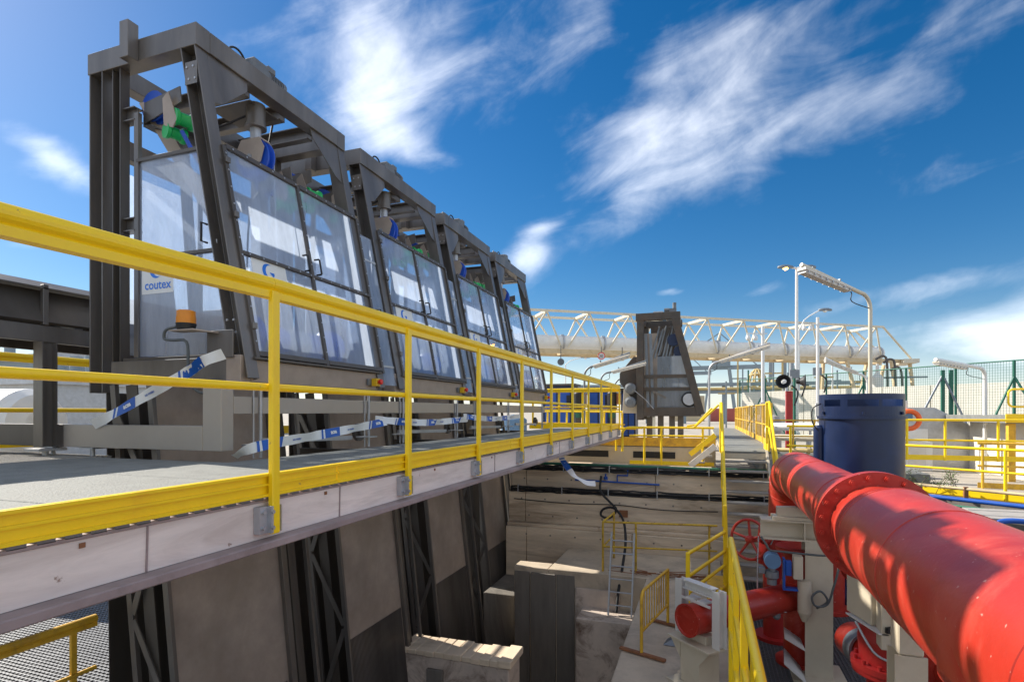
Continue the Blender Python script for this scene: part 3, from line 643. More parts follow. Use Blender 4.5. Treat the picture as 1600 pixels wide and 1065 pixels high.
    MB().bar((-5.28, y0+.55, .5), (-5.5, y0+.55, 3.0), .08, .08, (1, 0, 0)).build('inner_guide', 'steel', t); MB().bar((-5.28, y0+1.70, .5), (-5.5, y0+1.70, 3.0), .08, .08, (1, 0, 0)).build('inner_guide', 'steel', t)
    # --- base beams round the bottom of the cabin
    b('base_front_beam', (fx(.3)-.10, y0+.10, .285), (fx(.42)-.03, y1-.10, .50), 'steel_plate')
    b('base_flange', (fx(.5)-.13, y0+.10, .503), (fx(.5)+.035, y1-.06, .528), 'steel_dark')
    b('base_side_beam', (-5.85, y0, .285), (fx(.3)-.24, y0+.10, .522), 'steel')
    b('base_side_beam', (-5.85, y1-.10, .285), (fx(.3)-.24, y1, .522), 'steel')
    b('base_corner', (fx(.3)-.236, y0-.03, .275), (fx(.3)-.06, y0+.097, .535), 'steel_plate')
    b('base_corner', (fx(.3)-.236, y1-.097, .275), (fx(.3)-.06, y1+.02, .535), 'steel_dark')
    # rake drive drum low inside the cabin
    dm = MB(); dm.lathe((-4.55, y0+.45, .80), (0, 1, 0), [(0, .06), (0, .23), (.10, .23), (.16, .15), (.52, .15), (.58, .14), (.90, .14), (.96, .15), (1.25, .15), (1.32, .23), (1.42, .23), (1.42, .06)], 26)
    dm.build('drum', 'blue_pulley', t)
    MB().lathe((-4.55, y0+1.0, .80), (0, 1, 0), [(0, .155), (.34, .155)], 26).build('drum_wrap', 'galv', t)
    MB().lathe((-4.55, y0+.62, .80), (0, 1, 0), [(0, .155), (.12, .155)], 26).build('drum_wrap', 'galv', t)
    MB().prism([(-4.75, y0+.36, .53), (-4.35, y0+.36, .53), (-4.35, y0+.36, 1.0), (-4.42, y0+.36, 1.12), (-4.68, y0+.36, 1.12), (-4.75, y0+.36, 1.0)], (0, .02, 0)).build('drum_bearing', 'steel_plate', t)
    MB().prism([(-4.75, y0+1.93, .53), (-4.35, y0+1.93, .53), (-4.35, y0+1.93, 1.0), (-4.42, y0+1.93, 1.12), (-4.68, y0+1.93, 1.12), (-4.75, y0+1.93, 1.0)], (0, .02, 0)).build('drum_bearing', 'steel_plate', t)
    # --- inclined screen channel down into the pit
    def sx(z): return -5.30-z*.112
    def Q(y, z, o=0.): return V((sx(z)+o, y, z))
    zl, zu = -6.6, .50
    MB().prism([Q(y0+.03, zl), Q(y0+1.56, zl), Q(y0+1.56, zu), Q(y0+.03, zu)], (-.012, 0, 0)).build('dead_plate', 'steel_plate', t)
    zs = -3.35
    sc = MB()
    for i in range(46):
        yy = y0+.10+i*.031; sc.prism([Q(yy, zl, .004), Q(yy+.012, zl, .004), Q(yy+.012, zs, .004), Q(yy, zs, .004)], (.018, 0, 0))
    stuff(sc.build('screen_bars', 'steel', t))
    for yy, w_, m_, dx in ((y0+1.60, .09, 'steel', .03), (y0+1.74, .05, 'steel_dark', -.01), (y0+1.86, .07, 'steel_dark', -.10), (y0+2.02, .05, 'steel', .04)):
        MB().bar(Q(yy, zl, dx), Q(yy, .28, dx), w_, .06, (1, 0, 0)).build('guide_rail', m_, t, .003)
    MB().prism([Q(y0+1.62, zl, -.16), Q(y0+2.04, zl, -.16), Q(y0+2.04, .28, -.16), Q(y0+1.62, .28, -.16)], (-.012, 0, 0)).build('guide_back', 'steel_dark', t)
    MB().bar(Q(y0+.02, zl, .02), Q(y0+.02, .28, .02), .045, .07, (1, 0, 0)).build('channel_post', 'steel', t, .003)
    MB().bar(Q(y0+.02, zl, -.50), Q(y0+.02, .28, -.50), .05, .07, (1, 0, 0)).build('channel_post', 'steel', t, .003)
    MB().bar(Q(y0+.04, zl, -.27), Q(y0+.04, .28, -.27), .012, .16, (1, 0, 0)).build('channel_web', 'steel_dark', t)
    z = -.05; s = 0
    while z > -5.5:
        a, c = (Q(y0, z, -.46), Q(y0, z-.98, -.01)) if s % 2 == 0 else (Q(y0, z, -.01), Q(y0, z-.98, -.46))
        MB().bar(a, c, .014, .07, (1, 0, 0)).build('lacing', 'steel', t); z -= 1.04; s += 1
    MB().prism([(-5.9, y0+.06, -6.5), (-5.9, y0+2.1, -6.5), (-6.0, y0+2.1, .2), (-6.0, y0+.06, .2)], (-.012, 0, 0)).build('rear_plate', 'steel_dark', t)
    # feet, wheels and tie bars at deck level
    for yy in (y0+.25, y1-.25):
        o = MB().tube((-4.12, yy, DZ), (-4.12, yy, .28), .016, 8).build('tie_rod', 'galv', t)
        B((-4.22, yy-.14, -.33), (-4.03, yy+.06, -.315)).build('rod_plate', 'galv', o)
        MB().tube((-4.12, yy-.09, DZ), (-4.12, yy-.09, .28), .008, 6).build('thin_rod', 'galv', o)
    MB().lathe((-4.40, y0+2.25, -.27), (1, 0, 0), [(0, .03), (0, .12), (.05, .12), (.05, .06), (.09, .06)], 20).build('wheel', 'steel_dark', t)
    MB().bar((-4.35, y0+.5, -.30), (-4.25, y0+1.9, -.33), .04, .05).build('tie_bar', 'galv', t)
    # emergency stop at the right end of the base beam
    es = b('stop_box', (fx(.4)-.005, y1-.29, .33), (fx(.4)+.075, y1-.20, .43), 'orange_box', .006)
    MB().lathe((fx(.4)+.076, y1-.245, .385), (1, 0, 0), [(0, .018), (.02, .018), (.02, .034), (.045, .034), (.055, .02)], 14).build('button', 'red_button', es)
    B((fx(.4)-.024, y1-.36, .34), (fx(.4)-.006, y1-.19, .42)).build('stop_bracket', 'galv_dark', es)
    # stickers
    def sticker(o, ux, uy, w_, h_):
        o, ux, uy = V(o), V(ux).normalized(), V(uy).normalized(); n_ = ux.cross(uy)
        s_ = MB().quad(o, o+ux*w_, o+ux*w_+uy*h_, o+uy*h_).build('sticker', 'white', t)
        k = h_/.36; e = MB(); cc = o+ux*w_*.46+uy*h_*.68+n_*.002; n2 = 26
        po, pi_ = [], []
        for i in range(n2+1):
            a = R(62+255*i/n2); th = math.sin(math.pi*(i+.0)/n2)
            po.append(cc+(ux*math.cos(a)+uy*math.sin(a))*.088*k)
            pi_.append(cc+ux*.012*k+(ux*math.cos(a)+uy*math.sin(a))*(.088-.034*max(th, .02))*k)
        e.add(po+pi_, [(i, i+1, n2+2+i, n2+1+i) for i in range(n2)])
        a = [cc+(ux*x+uy*y)*k for x, y in ((.012, .002), (.075, .002), (.078, -.018), (.060, -.045), (.040, -.030), (.020, -.012))]
        e.add(a, [tuple(range(len(a)))]); e.build('emblem', 'blue_logo', s_)
        text_mesh('lettering', 'coutex', .13*k, 'blue_logo', s_, o+ux*w_*.10+uy*h_*.13+n_*.002, ux, uy, .002)
    sticker(P(ya+.13, 1.20, .012), (0, 1, 0), up, .48, .36)
    sticker((-5.50, ys-.004, 1.21), (1, 0, 0), (0, 0, 1), .44, .36)
    # clear infill door to the next screen
    return t
m0 = machine()
labs = ['nearest tall glazed steel screen machine, orange beacon on its side', 'second tall glazed steel screen machine, next beyond the nearest one', 'third tall glazed steel screen machine, between second and farthest', 'farthest of the four tall glazed screen machines in the row']
ms = [m0]
for i in range(1, 4):
    c = copy_tree(m0); c.location = (-5, Y0+PITCH*i, -.45); ms.append(c)
for o, l in zip(ms, labs): o['label'] = l
# clear infill doors between neighbouring screens
for i in range(3):
    ya, yb = Y0+WID+PITCH*i+.025, Y0+PITCH*(i+1)-.012
    d = thing('infill_door', ['clear plastic infill door between the nearest and second screens', 'clear plastic infill door between the second and third screens', 'clear plastic infill door between the third and farthest screens'][i], 'door', (-4.3, ya, .3), 'infill doors between the screens')
    up = V((-.2035, 0, 1)).normalized(); nrm = V((1, 0, .2035)).normalized()
    for z0, z1 in ((.36, 1.36), (1.37, 2.45)): MB().prism([(fx(z0)-.03, ya, z0), (fx(z0)-.03, yb, z0), (fx(z1)-.03, yb, z1), (fx(z1)-.03, ya, z1)], nrm*.005).build('pane', 'pane', d)
    for z in (.62, 1.365, 2.1): B((fx(z)-.03, ya, z-.012), (fx(z)-.015, yb, z+.012)).build('clip_bar', 'galv', d)
    MB().path([(fx(1.3)-.02, ya+.1, 1.20), (fx(1.3)+.05, ya+.1, 1.20), (fx(1.3)+.05, ya+.1, 1.40), (fx(1.3)-.02, ya+.1, 1.40)], .011, 8).build('handle', 'black', d)
# beacon on the near side of the first machine
bc = thing('beacon', 'round orange warning beacon on a bracket beside the nearest screen', 'beacon', (-4.630, 3.95, 0.690))
MB().lathe((-4.660, 3.93, 0.840), (0, 0, 1), [(0, .085), (.055, .085), (.055, .082), (.115, .080), (.125, .06)], 22).build('lens', 'orange', bc)
MB().lathe((-4.660, 3.93, 0.785), (0, 0, 1), [(0, .08), (.054, .09)], 22).build('base', 'black', bc)
MB().prism([(-4.800, 3.86, 0.765), (-4.500, 3.86, 0.765), (-4.330, 3.93, 0.740), (-4.330, 4.09, 0.740), (-4.500, 4.0, 0.765), (-4.800, 4.0, 0.765)], (0, 0, .012)).build('bracket', 'steel_plate', bc)
B((-4.480, 4.0, 0.510), (-4.160, 4.015, 0.770)).build('bracket_plate', 'steel', bc, .003)
MB().path(smooth_pts([(-4.760, 3.91, 0.810), (-4.860, 3.88, 0.780), (-4.880, 3.88, 0.700), (-4.780, 3.88, 0.680), (-4.620, 3.9, 0.660), (-4.600, 3.9, 0.440), (-4.580, 3.9, 0.290), (-4.480, 3.93, 0.180), (-4.280, 3.98, 0.200)]), .014, 8).build('cable', 'grey_cable', bc)
# ================================================================== barrier tape
def tape(label, pts, w_, group='barrier tapes along the screens', words=True, phase=.3, twist=None, wmax=.95):
    P = smooth_pts(pts, 5); L = [0]
    for a, b_ in zip(P, P[1:]): L.append(L[-1]+(b_-a).length)
    t = thing('barrier_tape', label, 'tape', P[0], group)
    wv = V((0, 0, 1))
    nn = (P[-1]-P[0]).cross(wv).normalized()
    def at(s):
        for i in range(len(P)-1):
            if L[i+1] >= s: return P[i].lerp(P[i+1], (s-L[i])/max(1e-6, L[i+1]-L[i]))
        return P[-1]
    def side(s):
        a, b_ = at(max(0, s-.03)), at(min(L[-1], s+.03)); d = (b_-a).normalized(); u = nn.cross(d).normalized(); u = u if u.z > 0 else -u
        tw = (twist(s/L[-1]) if twist else 0)+.30*math.sin(6.3*s+L[-1])+.16*math.sin(15*s)
        return (u*math.cos(tw)+nn*math.sin(tw))*w_/2
    def strip(s0, s1, name, m_, off=0., sh=0.):
        k = max(2, int((s1-s0)/.04)); g_ = MB(); vs = []
        for i in range(k+1):
            s = s0+(s1-s0)*i/k; p = at(s); u = side(s); vs += [p-u+nn*off, at(min(L[-1], s+sh))+u+nn*off]
        g_.add(vs, [(2*i, 2*i+2, 2*i+3, 2*i+1) for i in range(k)], True); return g_.build(name, m_, t)
    strip(0, L[-1], 'ribbon', 'tape_white')
    s = phase
    while s+.34 < L[-1]:
        for off in (.003, -.003):
            strip(s, s+.03, 'stripe', 'tape_blue', off, .03); strip(s+.06, s+.32, 'band', 'tape_blue', off, .03)
        if words and s < wmax*L[-1]:
            p = at(s+.17); d = (at(s+.30)-p).normalized(); u = side(s+.2).normalized()
            sg = 1 if nn.dot(-p) > 0 else -1
            e = d if d.cross(u).dot(nn)*sg > 0 else -d
            o_ = p+nn*sg*.006-u*w_*.12
            text_mesh('lettering', 'acsa', w_*.62, 'tape_white', t, o_ if e.dot(d) > 0 else o_+d*.13, e, u, .003)
            if s+.80 < L[-1]:
                p = at(s+.48); d = (at(s+.7)-p).normalized(); u = side(s+.55).normalized(); e = d if d.cross(u).dot(nn)*sg > 0 else -d
                o_ = p+nn*sg*.006-u*w_*.10
                text_mesh('lettering', 'NO PASSEU', w_*.24, 'tape_blue', t, o_ if e.dot(d) > 0 else o_+d*.25, e, u, .001)
        s += .92
    return t
tape('white and blue printed barrier tape slanting down across the near screen side', [(-5.75, 3.80, -.13), (-5.45, 3.80, -.02), (-4.9, 3.80, .20), (-4.45, 3.80, .38), (-4.3, 3.80, .46), (-4.08, 3.82, .52)], .10, phase=.30, wmax=.4, twist=lambda k: .1 if k < .72 else .1+1.3*math.exp(-((k-.82)/.06)**2))
tape('white and blue barrier tape rising from the duct corner to the second screen', [(-4.12, 3.98, -.42), (-3.98, 4.1, -.33), (-3.97, 4.9, -.26), (-3.97, 5.6, -.20), (-3.98, 6.35, -.13)], .10, phase=.22)
tape('white and blue barrier tape stretched between the second and third screens', [(-3.99, 6.1, -.10), (-3.97, 6.9, -.145), (-3.99, 7.6, -.165), (-4.0, 8.4, -.15), (-3.99, 9.05, -.13)], .10, phase=.45)
tape('white and blue barrier tape stretched between the third and farthest screens', [(-3.99, 8.85, -.08), (-3.97, 9.7, -.125), (-3.99, 10.4, -.14), (-4.0, 11.3, -.125), (-3.99, 12.0, -.10)], .10, phase=.12)
tape('loose end of blue and white tape dangling below the far walkway', [(-2.38, 9.3, -.72), (-2.3, 9.5, -.95), (-2.2, 9.75, -1.15), (-2.05, 10.0, -1.30), (-1.9, 10.15, -1.33)], .10, words=False, phase=.1, twist=lambda k: .9*math.sin(6*k))

G = -3.45          # level of the grating floor
# ================================================================== red discharge main
PX, PZ = 1.39, -.985
pm_ = thing('red_pipe', 'huge red painted discharge pipe with a bolted flange, in the foreground right', 'pipe', (PX, 5.4, G))
FY = 5.45
MB().lathe((PX, .6, PZ), (0, 1, 0), [(0, .405), (FY-.6-.55, .405), (FY-.6-.30, .365), (FY-.6-.03, .355)], 96, False).build('near_section', 'red', pm_)
for y_ in (1.9, 2.35, 3.9, FY-.55, FY-.30): MB().lathe((PX, y_, PZ), (0, 1, 0), [(-.012, .40 if y_ < 5 else .36), (-.006, .4095 if y_ < 5 else .371), (.006, .4095 if y_ < 5 else .371), (.012, .40 if y_ < 5 else .36)], 96, False).build('weld_bead', 'red', pm_)
MB().lathe((PX, FY-.03, PZ), (0, 1, 0), [(0, .34), (0, .472), (.05, .472), (.05, .34)], 96, False).build('flange', 'red', pm_)
MB().lathe((PX, FY+.026, PZ), (0, 1, 0), [(0, .34), (0, .472), (.05, .472), (.05, .34)], 96, False).build('flange', 'red', pm_)
for i in range(20):
    a = 2*math.pi*(i+.5)/20; cx_, cz_ = PX+.425*math.cos(a), PZ+.425*math.sin(a)
    o = MB(); o.tube((cx_, FY-.058, cz_), (cx_, FY-.03, cz_), .024, 6); o.tube((cx_, FY-.075, cz_), (cx_, FY-.058, cz_), .013, 8); o.tube((cx_, FY-.034, cz_), (cx_, FY-.03, cz_), .034, 12)
    o.tube((cx_, FY-.06, cz_), (cx_, FY+.09, cz_), .012, 6); o.build('bolt', 'red', pm_)
EY = 9.75
MB().lathe((PX, FY+.05, PZ), (0, 1, 0), [(0, .345), (EY-FY-.05, .345)], 72, False).build('far_section', 'red', pm_)
for y_ in (6.3, 8.0, 9.4): MB().lathe((PX, y_, PZ), (0, 1, 0), [(-.012, .34), (-.005, .351), (.005, .351), (.012, .34)], 72, False).build('weld_bead', 'red', pm_)
# mitred elbow down into the floor
ec = [V((PX, EY+.62*math.sin(R(a)), PZ-.62+.62*math.cos(R(a)))) for a in (0, 11.25, 22.5, 33.75, 45, 56.25, 67.5, 78.75, 90)]
MB().path([ec[0]-V((0, .02, 0))]+ec+[V((ec[-1].x, ec[-1].y, G))], .345, 48).build('elbow', 'red', pm_)
for k in (2, 4, 6):
    tdir = (ec[k+1]-ec[k-1]); MB().lathe(ec[k]-tdir.normalized()*.008, tdir, [(0, .342), (.004, .353), (.012, .353), (.016, .342)], 48, False).build('weld_bead', 'red', pm_)
MB().lathe((PX, EY+.62, G+.3), (0, 0, 1), [(0, .34), (0, .46), (.05, .46), (.05, .34)], 48, False).build('flange', 'red', pm_)
# branch with reinforcing saddle under the near section
br = V((PX-.02, 2.85, PZ)); bd = V((-.14, 0, -1)).normalized()
MB().lathe(br, bd, [(.28, .30), (2.4, .30)], 48, False).build('branch', 'red', pm_)
sp = MB(); n = 48; ri = []
u_ = bd.cross(V((0, 1, 0))).normalized(); v_ = bd.cross(u_)
rings = []
for rad, lift in ((.305, .0), (.305, .03), (.372, .03), (.385, .0)):
    ring = []
    for i in range(n):
        a = 2*math.pi*i/n; q = br+(u_*math.cos(a)+v_*math.sin(a))*rad
        # slide along the branch axis until it sits on the main pipe
        lo, hi = 0., 1.2
        for _ in range(24):
            mid = (lo+hi)/2; p = q+bd*mid; d_ = math.hypot(p.x-PX, p.z-PZ)
            if d_ < .404+lift: lo = mid
            else: hi = mid
        ring.append(q+bd*lo)
    rings.append(ring)
vs = [p for r_ in rings for p in r_]
sp.add(vs, [(k*n+i, k*n+(i+1) % n, (k+1)*n+(i+1) % n, (k+1)*n+i) for k in range(3) for i in range(n)], True)
sp.build('saddle', 'red', pm_)
# second red riser behind the elbow
t = thing('red_riser', 'short red vertical pipe standing behind the elbow of the red main', 'pipe', (2.05, 10.6, G))
MB().lathe((2.05, 10.9, G), (0, 0, 1), [(0, .36), (.05, .36), (.05, .25), (1.90, .25)], 32, True).build('barrel', 'red', t)
MB().lathe((2.05, 10.9, -1.55), (0, 0, 1), [(0, .36), (.05, .36), (.05, .36), (.10, .36)], 32, True).build('flange', 'red', t)
# ---- supports
for SY, cw, lab in ((8.15, .32, 'beige steel column with crossbeam carrying the red main behind its flange'), (4.75, .20, 'beige steel post under the near section of the red main')):
    ps = thing('pipe_support', lab, 'support', (1.4, SY, G)); zb_ = PZ-(.345 if SY > 5 else .405)
    MB().ibeam((1.40, SY, G+.03), (1.40, SY, zb_-.36), cw, cw*.95, .02, (0, 1, 0)).build('column', 'beige', ps)
    B((1.40-cw, SY-cw, G), (1.40+cw, SY+cw, G+.028)).build('base_plate', 'beige', ps, .004)
    if SY < 5: B((1.32, SY-.09, zb_-.358), (1.48, SY+.09, zb_-.005)).build('saddle', 'beige', ps, .01); continue
    MB().ibeam((.72, SY, zb_-.23), (2.05, SY, zb_-.23), .28, .26, .022).build('crossbeam', 'beige', ps)
    for x in (1.24, 1.56): B((x-.008, SY-.138, zb_-.336), (x+.008, SY+.138, zb_-.124)).build('stiffener', 'beige', ps)
    B((.86, SY-.12, zb_-.098), (1.95, SY+.12, zb_-.055)).build('saddle_plate', 'beige', ps, .004)
    MB().prism([(.92, SY-.07, zb_-.053), (1.9, SY-.07, zb_-.053), (1.9, SY-.07, zb_+.06), (1.62, SY-.07, zb_+.07), (1.39, SY-.07, zb_-.005), (1.16, SY-.07, zb_+.07), (.92, SY-.07, zb_+.06)], (0, .14, 0)).build('saddle', 'beige', ps)
    MB().prism([(1.22, SY-.30, -3.05), (1.22, SY+.1, -3.05), (1.02, SY+.1, -2.92), (.98, SY-.30, -2.92)], (0, 0, .014)).build('bracket', 'beige_pale', ps)
    MB().prism([(1.22, SY-.42, -3.42), (1.22, SY+.1, -3.42), (1.02, SY+.1, -3.20), (.96, SY-.42, -3.20)], (0, 0, .014)).build('bracket', 'beige_pale', ps)
# ---- 45 degree branch pipe with blank end, clamp frame and pedestal
d45 = V((1.40, 1.46, 0)).normalized(); cap = V((-.20, 6.92, -2.50)); nn_ = V((0, 0, 1)).cross(d45)
bp = thing('red_branch_pipe', 'small red pipe with an open blank end crossing under the yellow rail', 'pipe', cap-V((0, 0, .8)))
MB().lathe(cap, d45, [(.012, .168), (0, .180), (0, .195), (.02, .195), (.02, .183), (1.95, .183)], 40, False).build('barrel', 'red', bp)
MB().lathe(cap+d45*.012, d45, [(0, .0001), (0, .17)], 40, False).build('end_plate', 'red', bp)
MB().lathe(cap+d45*1.95, d45, [(0, .183), (.10, .30), (.15, .30), (.15, .1)], 36).build('flange', 'red', bp)
re = cap+d45*2.05
MB().lathe((re.x+.02, re.y+.05, G), (0, 0, 1), [(0, .30), (.05, .30), (.05, .2), (1.55, .2), (1.55, .30), (1.6, .30), (1.6, .1)], 36).build('riser', 'red', bp)
pd = thing('pedestal', 'beige welded steel pedestal holding the end of the small red pipe', 'support', (-.02, 7.1, -3.3))
pc = cap+d45*.22
def pb(name, c_, sx, sy, z0, z1, m_='beige', bev=.004):
    c_ = V(c_); g_ = MB(); vs = []
    for z in (z0, z1):
        for a, b_ in ((-1, -1), (1, -1), (1, 1), (-1, 1)): vs.append(V((c_.x, c_.y, z))+d45*a*sx/2+nn_*b_*sy/2)
    return g_.add(vs, [(3,2,1,0),(4,5,6,7),(0,1,5,4),(1,2,6,5),(2,3,7,6),(3,0,4,7)]).build(name, m_, pd, bev)
pb('base_plate', pc, .56, .56, -3.3, -3.275); pb('column', pc, .34, .30, -3.272, -2.80); pb('top_plate', pc, .42, .66, -2.797, -2.77)
g_ = MB().prism([V((pc.x, pc.y, -2.80))+nn_*-.15+d45*-.18, V((pc.x, pc.y, -2.80))+nn_*-.31+d45*-.18, V((pc.x, pc.y, -3.0))+nn_*-.15+d45*-.18], d45*.02); g_.build('gusset', 'beige', pd)
g_ = MB().prism([V((pc.x, pc.y, -2.80))+nn_*.15+d45*-.18, V((pc.x, pc.y, -2.80))+nn_*.31+d45*-.18, V((pc.x, pc.y, -3.0))+nn_*.15+d45*-.18], d45*.02); g_.build('gusset', 'beige', pd)
pb('saddle_block', pc, .16, .34, -2.768, -2.67)
for s in (-1, 1):
    MB().ibeam(V((pc.x, pc.y, -2.767))+nn_*s*.30, V((pc.x, pc.y, -2.10))+nn_*s*.30, .11, .12, .012, d45).build('clamp_post', 'beige_pale', pd)
MB().ibeam(V((pc.x, pc.y, -2.14))+nn_*-.238, V((pc.x, pc.y, -2.14))+nn_*.238, .11, .11, .012).build('clamp_beam', 'beige_pale', pd)
for a in (-.08, .10): MB().bar(V((pc.x, pc.y, -2.285))+nn_*(a-.06), V((pc.x, pc.y, -2.285))+nn_*(a+.06), .13, .02).build('pad', 'beige_pale', pd)
MB().bar(V((pc.x, pc.y, -2.30))+d45*-.07+nn_*-.23, V((pc.x, pc.y, -2.30))+d45*-.07+nn_*.23, .012, .03).build('clamp_strap', 'beige_pale', pd)
# ---- gate valve with handwheel
gv = thing('gate_valve', 'red gate valve with a five spoke handwheel beside the stairs', 'valve', (1.1, 9.0, G))
wc = V((.62, 8.72, -1.86)); ax = V((.60, .80, -.10)).normalized(); wa = ax.orthogonal().normalized(); wb = ax.cross(wa)
wh = MB(); wh.path([wc+(wa*math.cos(2*math.pi*i/40)+wb*math.sin(2*math.pi*i/40))*.285 for i in range(40)], .021, 10, True); hw = wh.build('handwheel', 'red', gv)
for i in range(5):
    a = 2*math.pi*i/5+.3; dirn = wa*math.cos(a)+wb*math.sin(a)
    MB().tube(wc+ax*.03+dirn*.04, wc+dirn*.28, .022, 8, .016).build('spoke', 'red', hw)
MB().lathe(wc-ax*.05, ax, [(0, .03), (.03, .055), (.12, .055), (.14, .04), (.50, .04)], 18).build('hub', 'red', gv)
MB().lathe(wc+ax*.30, ax, [(0, .06), (.10, .09), (.22, .10), (.22, .19), (.26, .19), (.26, .21), (.32, .21)], 28).build('bonnet', 'red_dark', gv)
bc_ = wc+ax*.70
MB().lathe(bc_-V((0, 0, .35)), (0, 0, 1), [(0, .17), (.05, .2), (.10, .25), (.5, .25), (.62, .15)], 28).build('body', 'red_dark', gv)
MB().lathe((bc_.x, bc_.y, G), (0, 0, 1), [(0, .30), (.05, .30), (.05, .18), (1.15, .18), (1.15, .29), (1.20, .29)], 28).build('neck', 'red_dark', gv)
for i in range(8):
    a = 2*math.pi*i/8; p = wc+ax*.52+(wa*math.cos(a)+wb*math.sin(a))*.16; MB().tube(p, p+ax*.035, .018, 6).build('bolt', 'red', gv)
# ---- transmitter cluster on the support column
tr = thing('pressure_transmitter', 'blue pressure transmitter with thin steel tubing on the beige support', 'instrument', (.98, 7.95, -2.4))
MB().lathe((0.840, 7.820, -1.930), (0, 1, 0), [(0, .06), (0, .098), (.04, .102), (.17, .102), (.21, .08)], 22).build('housing', 'blue_gray', tr)
MB().lathe((0.840, 7.929, -2.025), (0, 0, -1), [(0, .048), (.054, .048), (.054, .084), (.136, .084), (.16, .06), (.23, .06)], 18).build('sensor', 'galv_dark', tr)
B((0.677, 7.888, -2.120), (0.758, 7.970, -2.039)).build('manifold', 'galv_dark', tr, .006)
bk = MB(); bk.box((0.969, 7.902, -2.284), (0.996, 8.010, -1.903)); bk.box((0.969, 7.902, -2.311), (1.180, 8.010, -2.286)); bk.build('bracket', 'blue', tr)
bb = MB(); bb.box((0.998, 7.888, -2.120), (1.071, 7.983, -1.930)); bb.build('clamp', 'blue', tr, .008)
B((1.085, 7.847, -2.148), (1.194, 7.983, -1.848)).build('junction_box', 'beige', tr, .008)
MB().lathe((1.221, 7.929, -2.175), (0, 0, -1), [(0, .08), (.40, .08), (.52, .03)], 18).build('seal_pot', 'beige', tr)
MB().path(smooth_pts([(0.704, 7.874, -1.631), (0.758, 7.847, -1.712), (0.813, 7.847, -1.794), (0.949, 7.847, -1.801), (1.357, 7.847, -1.814), (1.602, 7.847, -1.808), (1.588, 7.847, -1.971), (1.534, 7.847, -2.202), (1.466, 7.847, -2.420), (1.330, 7.820, -2.447), (1.289, 7.820, -2.338), (1.384, 7.820, -2.256), (1.466, 7.834, -2.379), (1.357, 7.902, -2.501)], 5), .014, 8).build('conduit', 'grey_cable', tr)
MB().path([(0.677, 7.902, -1.631), (0.663, 7.902, -2.039), (0.663, 7.902, -2.583), (0.840, 7.929, -2.610), (1.017, 7.956, -2.610)], .008, 6).build('tubing', 'galv', tr)
MB().path(smooth_pts([(0.840, 8.065, -1.767), (0.922, 8.201, -1.685), (1.085, 8.269, -1.699)]), .008, 6).build('tubing', 'galv', tr)
o = MB(); o.tube((1.085, 8.269, -1.712), (1.166, 8.269, -1.706), .025, 8); o.build('needle_valve', 'yellow_old', tr); MB().tube((1.180, 8.269, -1.706), (1.316, 8.269, -1.699), .02, 10).build('valve_grip', 'blue', tr)
MB().lathe((0.894, 7.929, -2.556), (0, 0, -1), [(0, .027), (.027, .05), (.12, .05), (.15, .027)], 10).build('drain_valve', 'galv_dark', tr)
# ---- actuator cabinet and valve under the near pipe
ac = thing('actuator', 'beige electric actuator cabinets with steel tubing under the red main', 'actuator', (1.6, 6.4, -2.6))
MB().prism([(1.40, 6.55, -1.62), (1.52, 6.15, -1.62), (1.52, 6.15, -2.06), (1.40, 6.55, -2.06)], (.30, .08, 0)).build('cabinet', 'beige', ac, .006)
B((1.56, 5.98, -2.22), (1.80, 6.14, -1.72)).build('cabinet', 'beige', ac, .008)
B((1.803, 6.0, -2.20), (1.86, 6.12, -1.86)).build('cover', 'beige', ac, .006)
MB().prism([(1.38, 6.50, -2.08), (1.54, 5.98, -2.08), (1.62, 5.98, -2.08), (1.46, 6.50, -2.08)], (0, 0, .014)).build('shelf', 'beige_pale', ac)
MB().path([(1.60, 5.95, -1.72), (1.66, 5.93, -1.80), (1.66, 5.93, -2.45), (1.60, 5.93, -2.5)], .010, 6).build('tubing', 'galv', ac)
MB().path(smooth_pts([(1.40, 6.2, -2.05), (1.50, 6.0, -2.25), (1.62, 5.93, -2.30), (1.70, 5.93, -2.30)]), .012, 6).build('tubing', 'galv', ac)
k_ = MB(); k_.tube((1.60, 5.94, -1.76), (1.68, 5.94, -1.72), .03, 8); k_.tube((1.64, 5.94, -1.82), (1.72, 5.92, -1.84), .02, 8); k_.build('valve', 'galv_dark', ac)
k_ = MB(); k_.tube((1.63, 5.92, -2.02), (1.63, 5.98, -2.02), .03, 8); k_.box((1.59, 5.95, -2.05), (1.67, 5.98, -2.0)); k_.build('lock', 'black', ac)
rv = thing('red_valve', 'red flanged valve body standing on the grating under the cabinets', 'valve', (1.7, 6.6, G))
MB().lathe((1.78, 6.55, G), (0, 0, 1), [(0, .2), (.72, .2), (.80, .33), (.85, .33), (.85, .34), (.91, .34), (.91, .26), (1.15, .28), (1.5, .2)], 32).build('body', 'red_dark', rv)
for i in range(12):
    a = 2*math.pi*i/12; MB().tube((1.78+.30*math.cos(a), 6.55+.30*math.sin(a), -2.54), (1.78+.30*math.cos(a), 6.55+.30*math.sin(a), -2.50), .02, 6).build('bolt', 'red_dark', rv)
MB().lathe((1.62, 7.3, -2.62), (.25, -1, 0), [(0, .2), (.30, .2), (.30, .16), (.34, .16), (.36, .0001)], 30).build('actuator_drum', 'red', rv)
MB().lathe((1.62, 7.3, -2.62), (.25, -1, 0), [(.2, .21), (.34, .21), (.34, .18)], 30, False).build('ring', 'galv_dark', rv)
# red pipework further under the main
t = thing('red_low_pipe', 'red horizontal pipe low on the grating behind the support', 'pipe', (1.8, 8, -2.6))
MB().lathe((2.3, 3.0, -2.45), (0, 1, 0), [(0, .26), (3.2, .26), (3.2, .38), (3.26, .38), (3.26, .26), (7.0, .26)], 36, False).build('barrel', 'red', t)
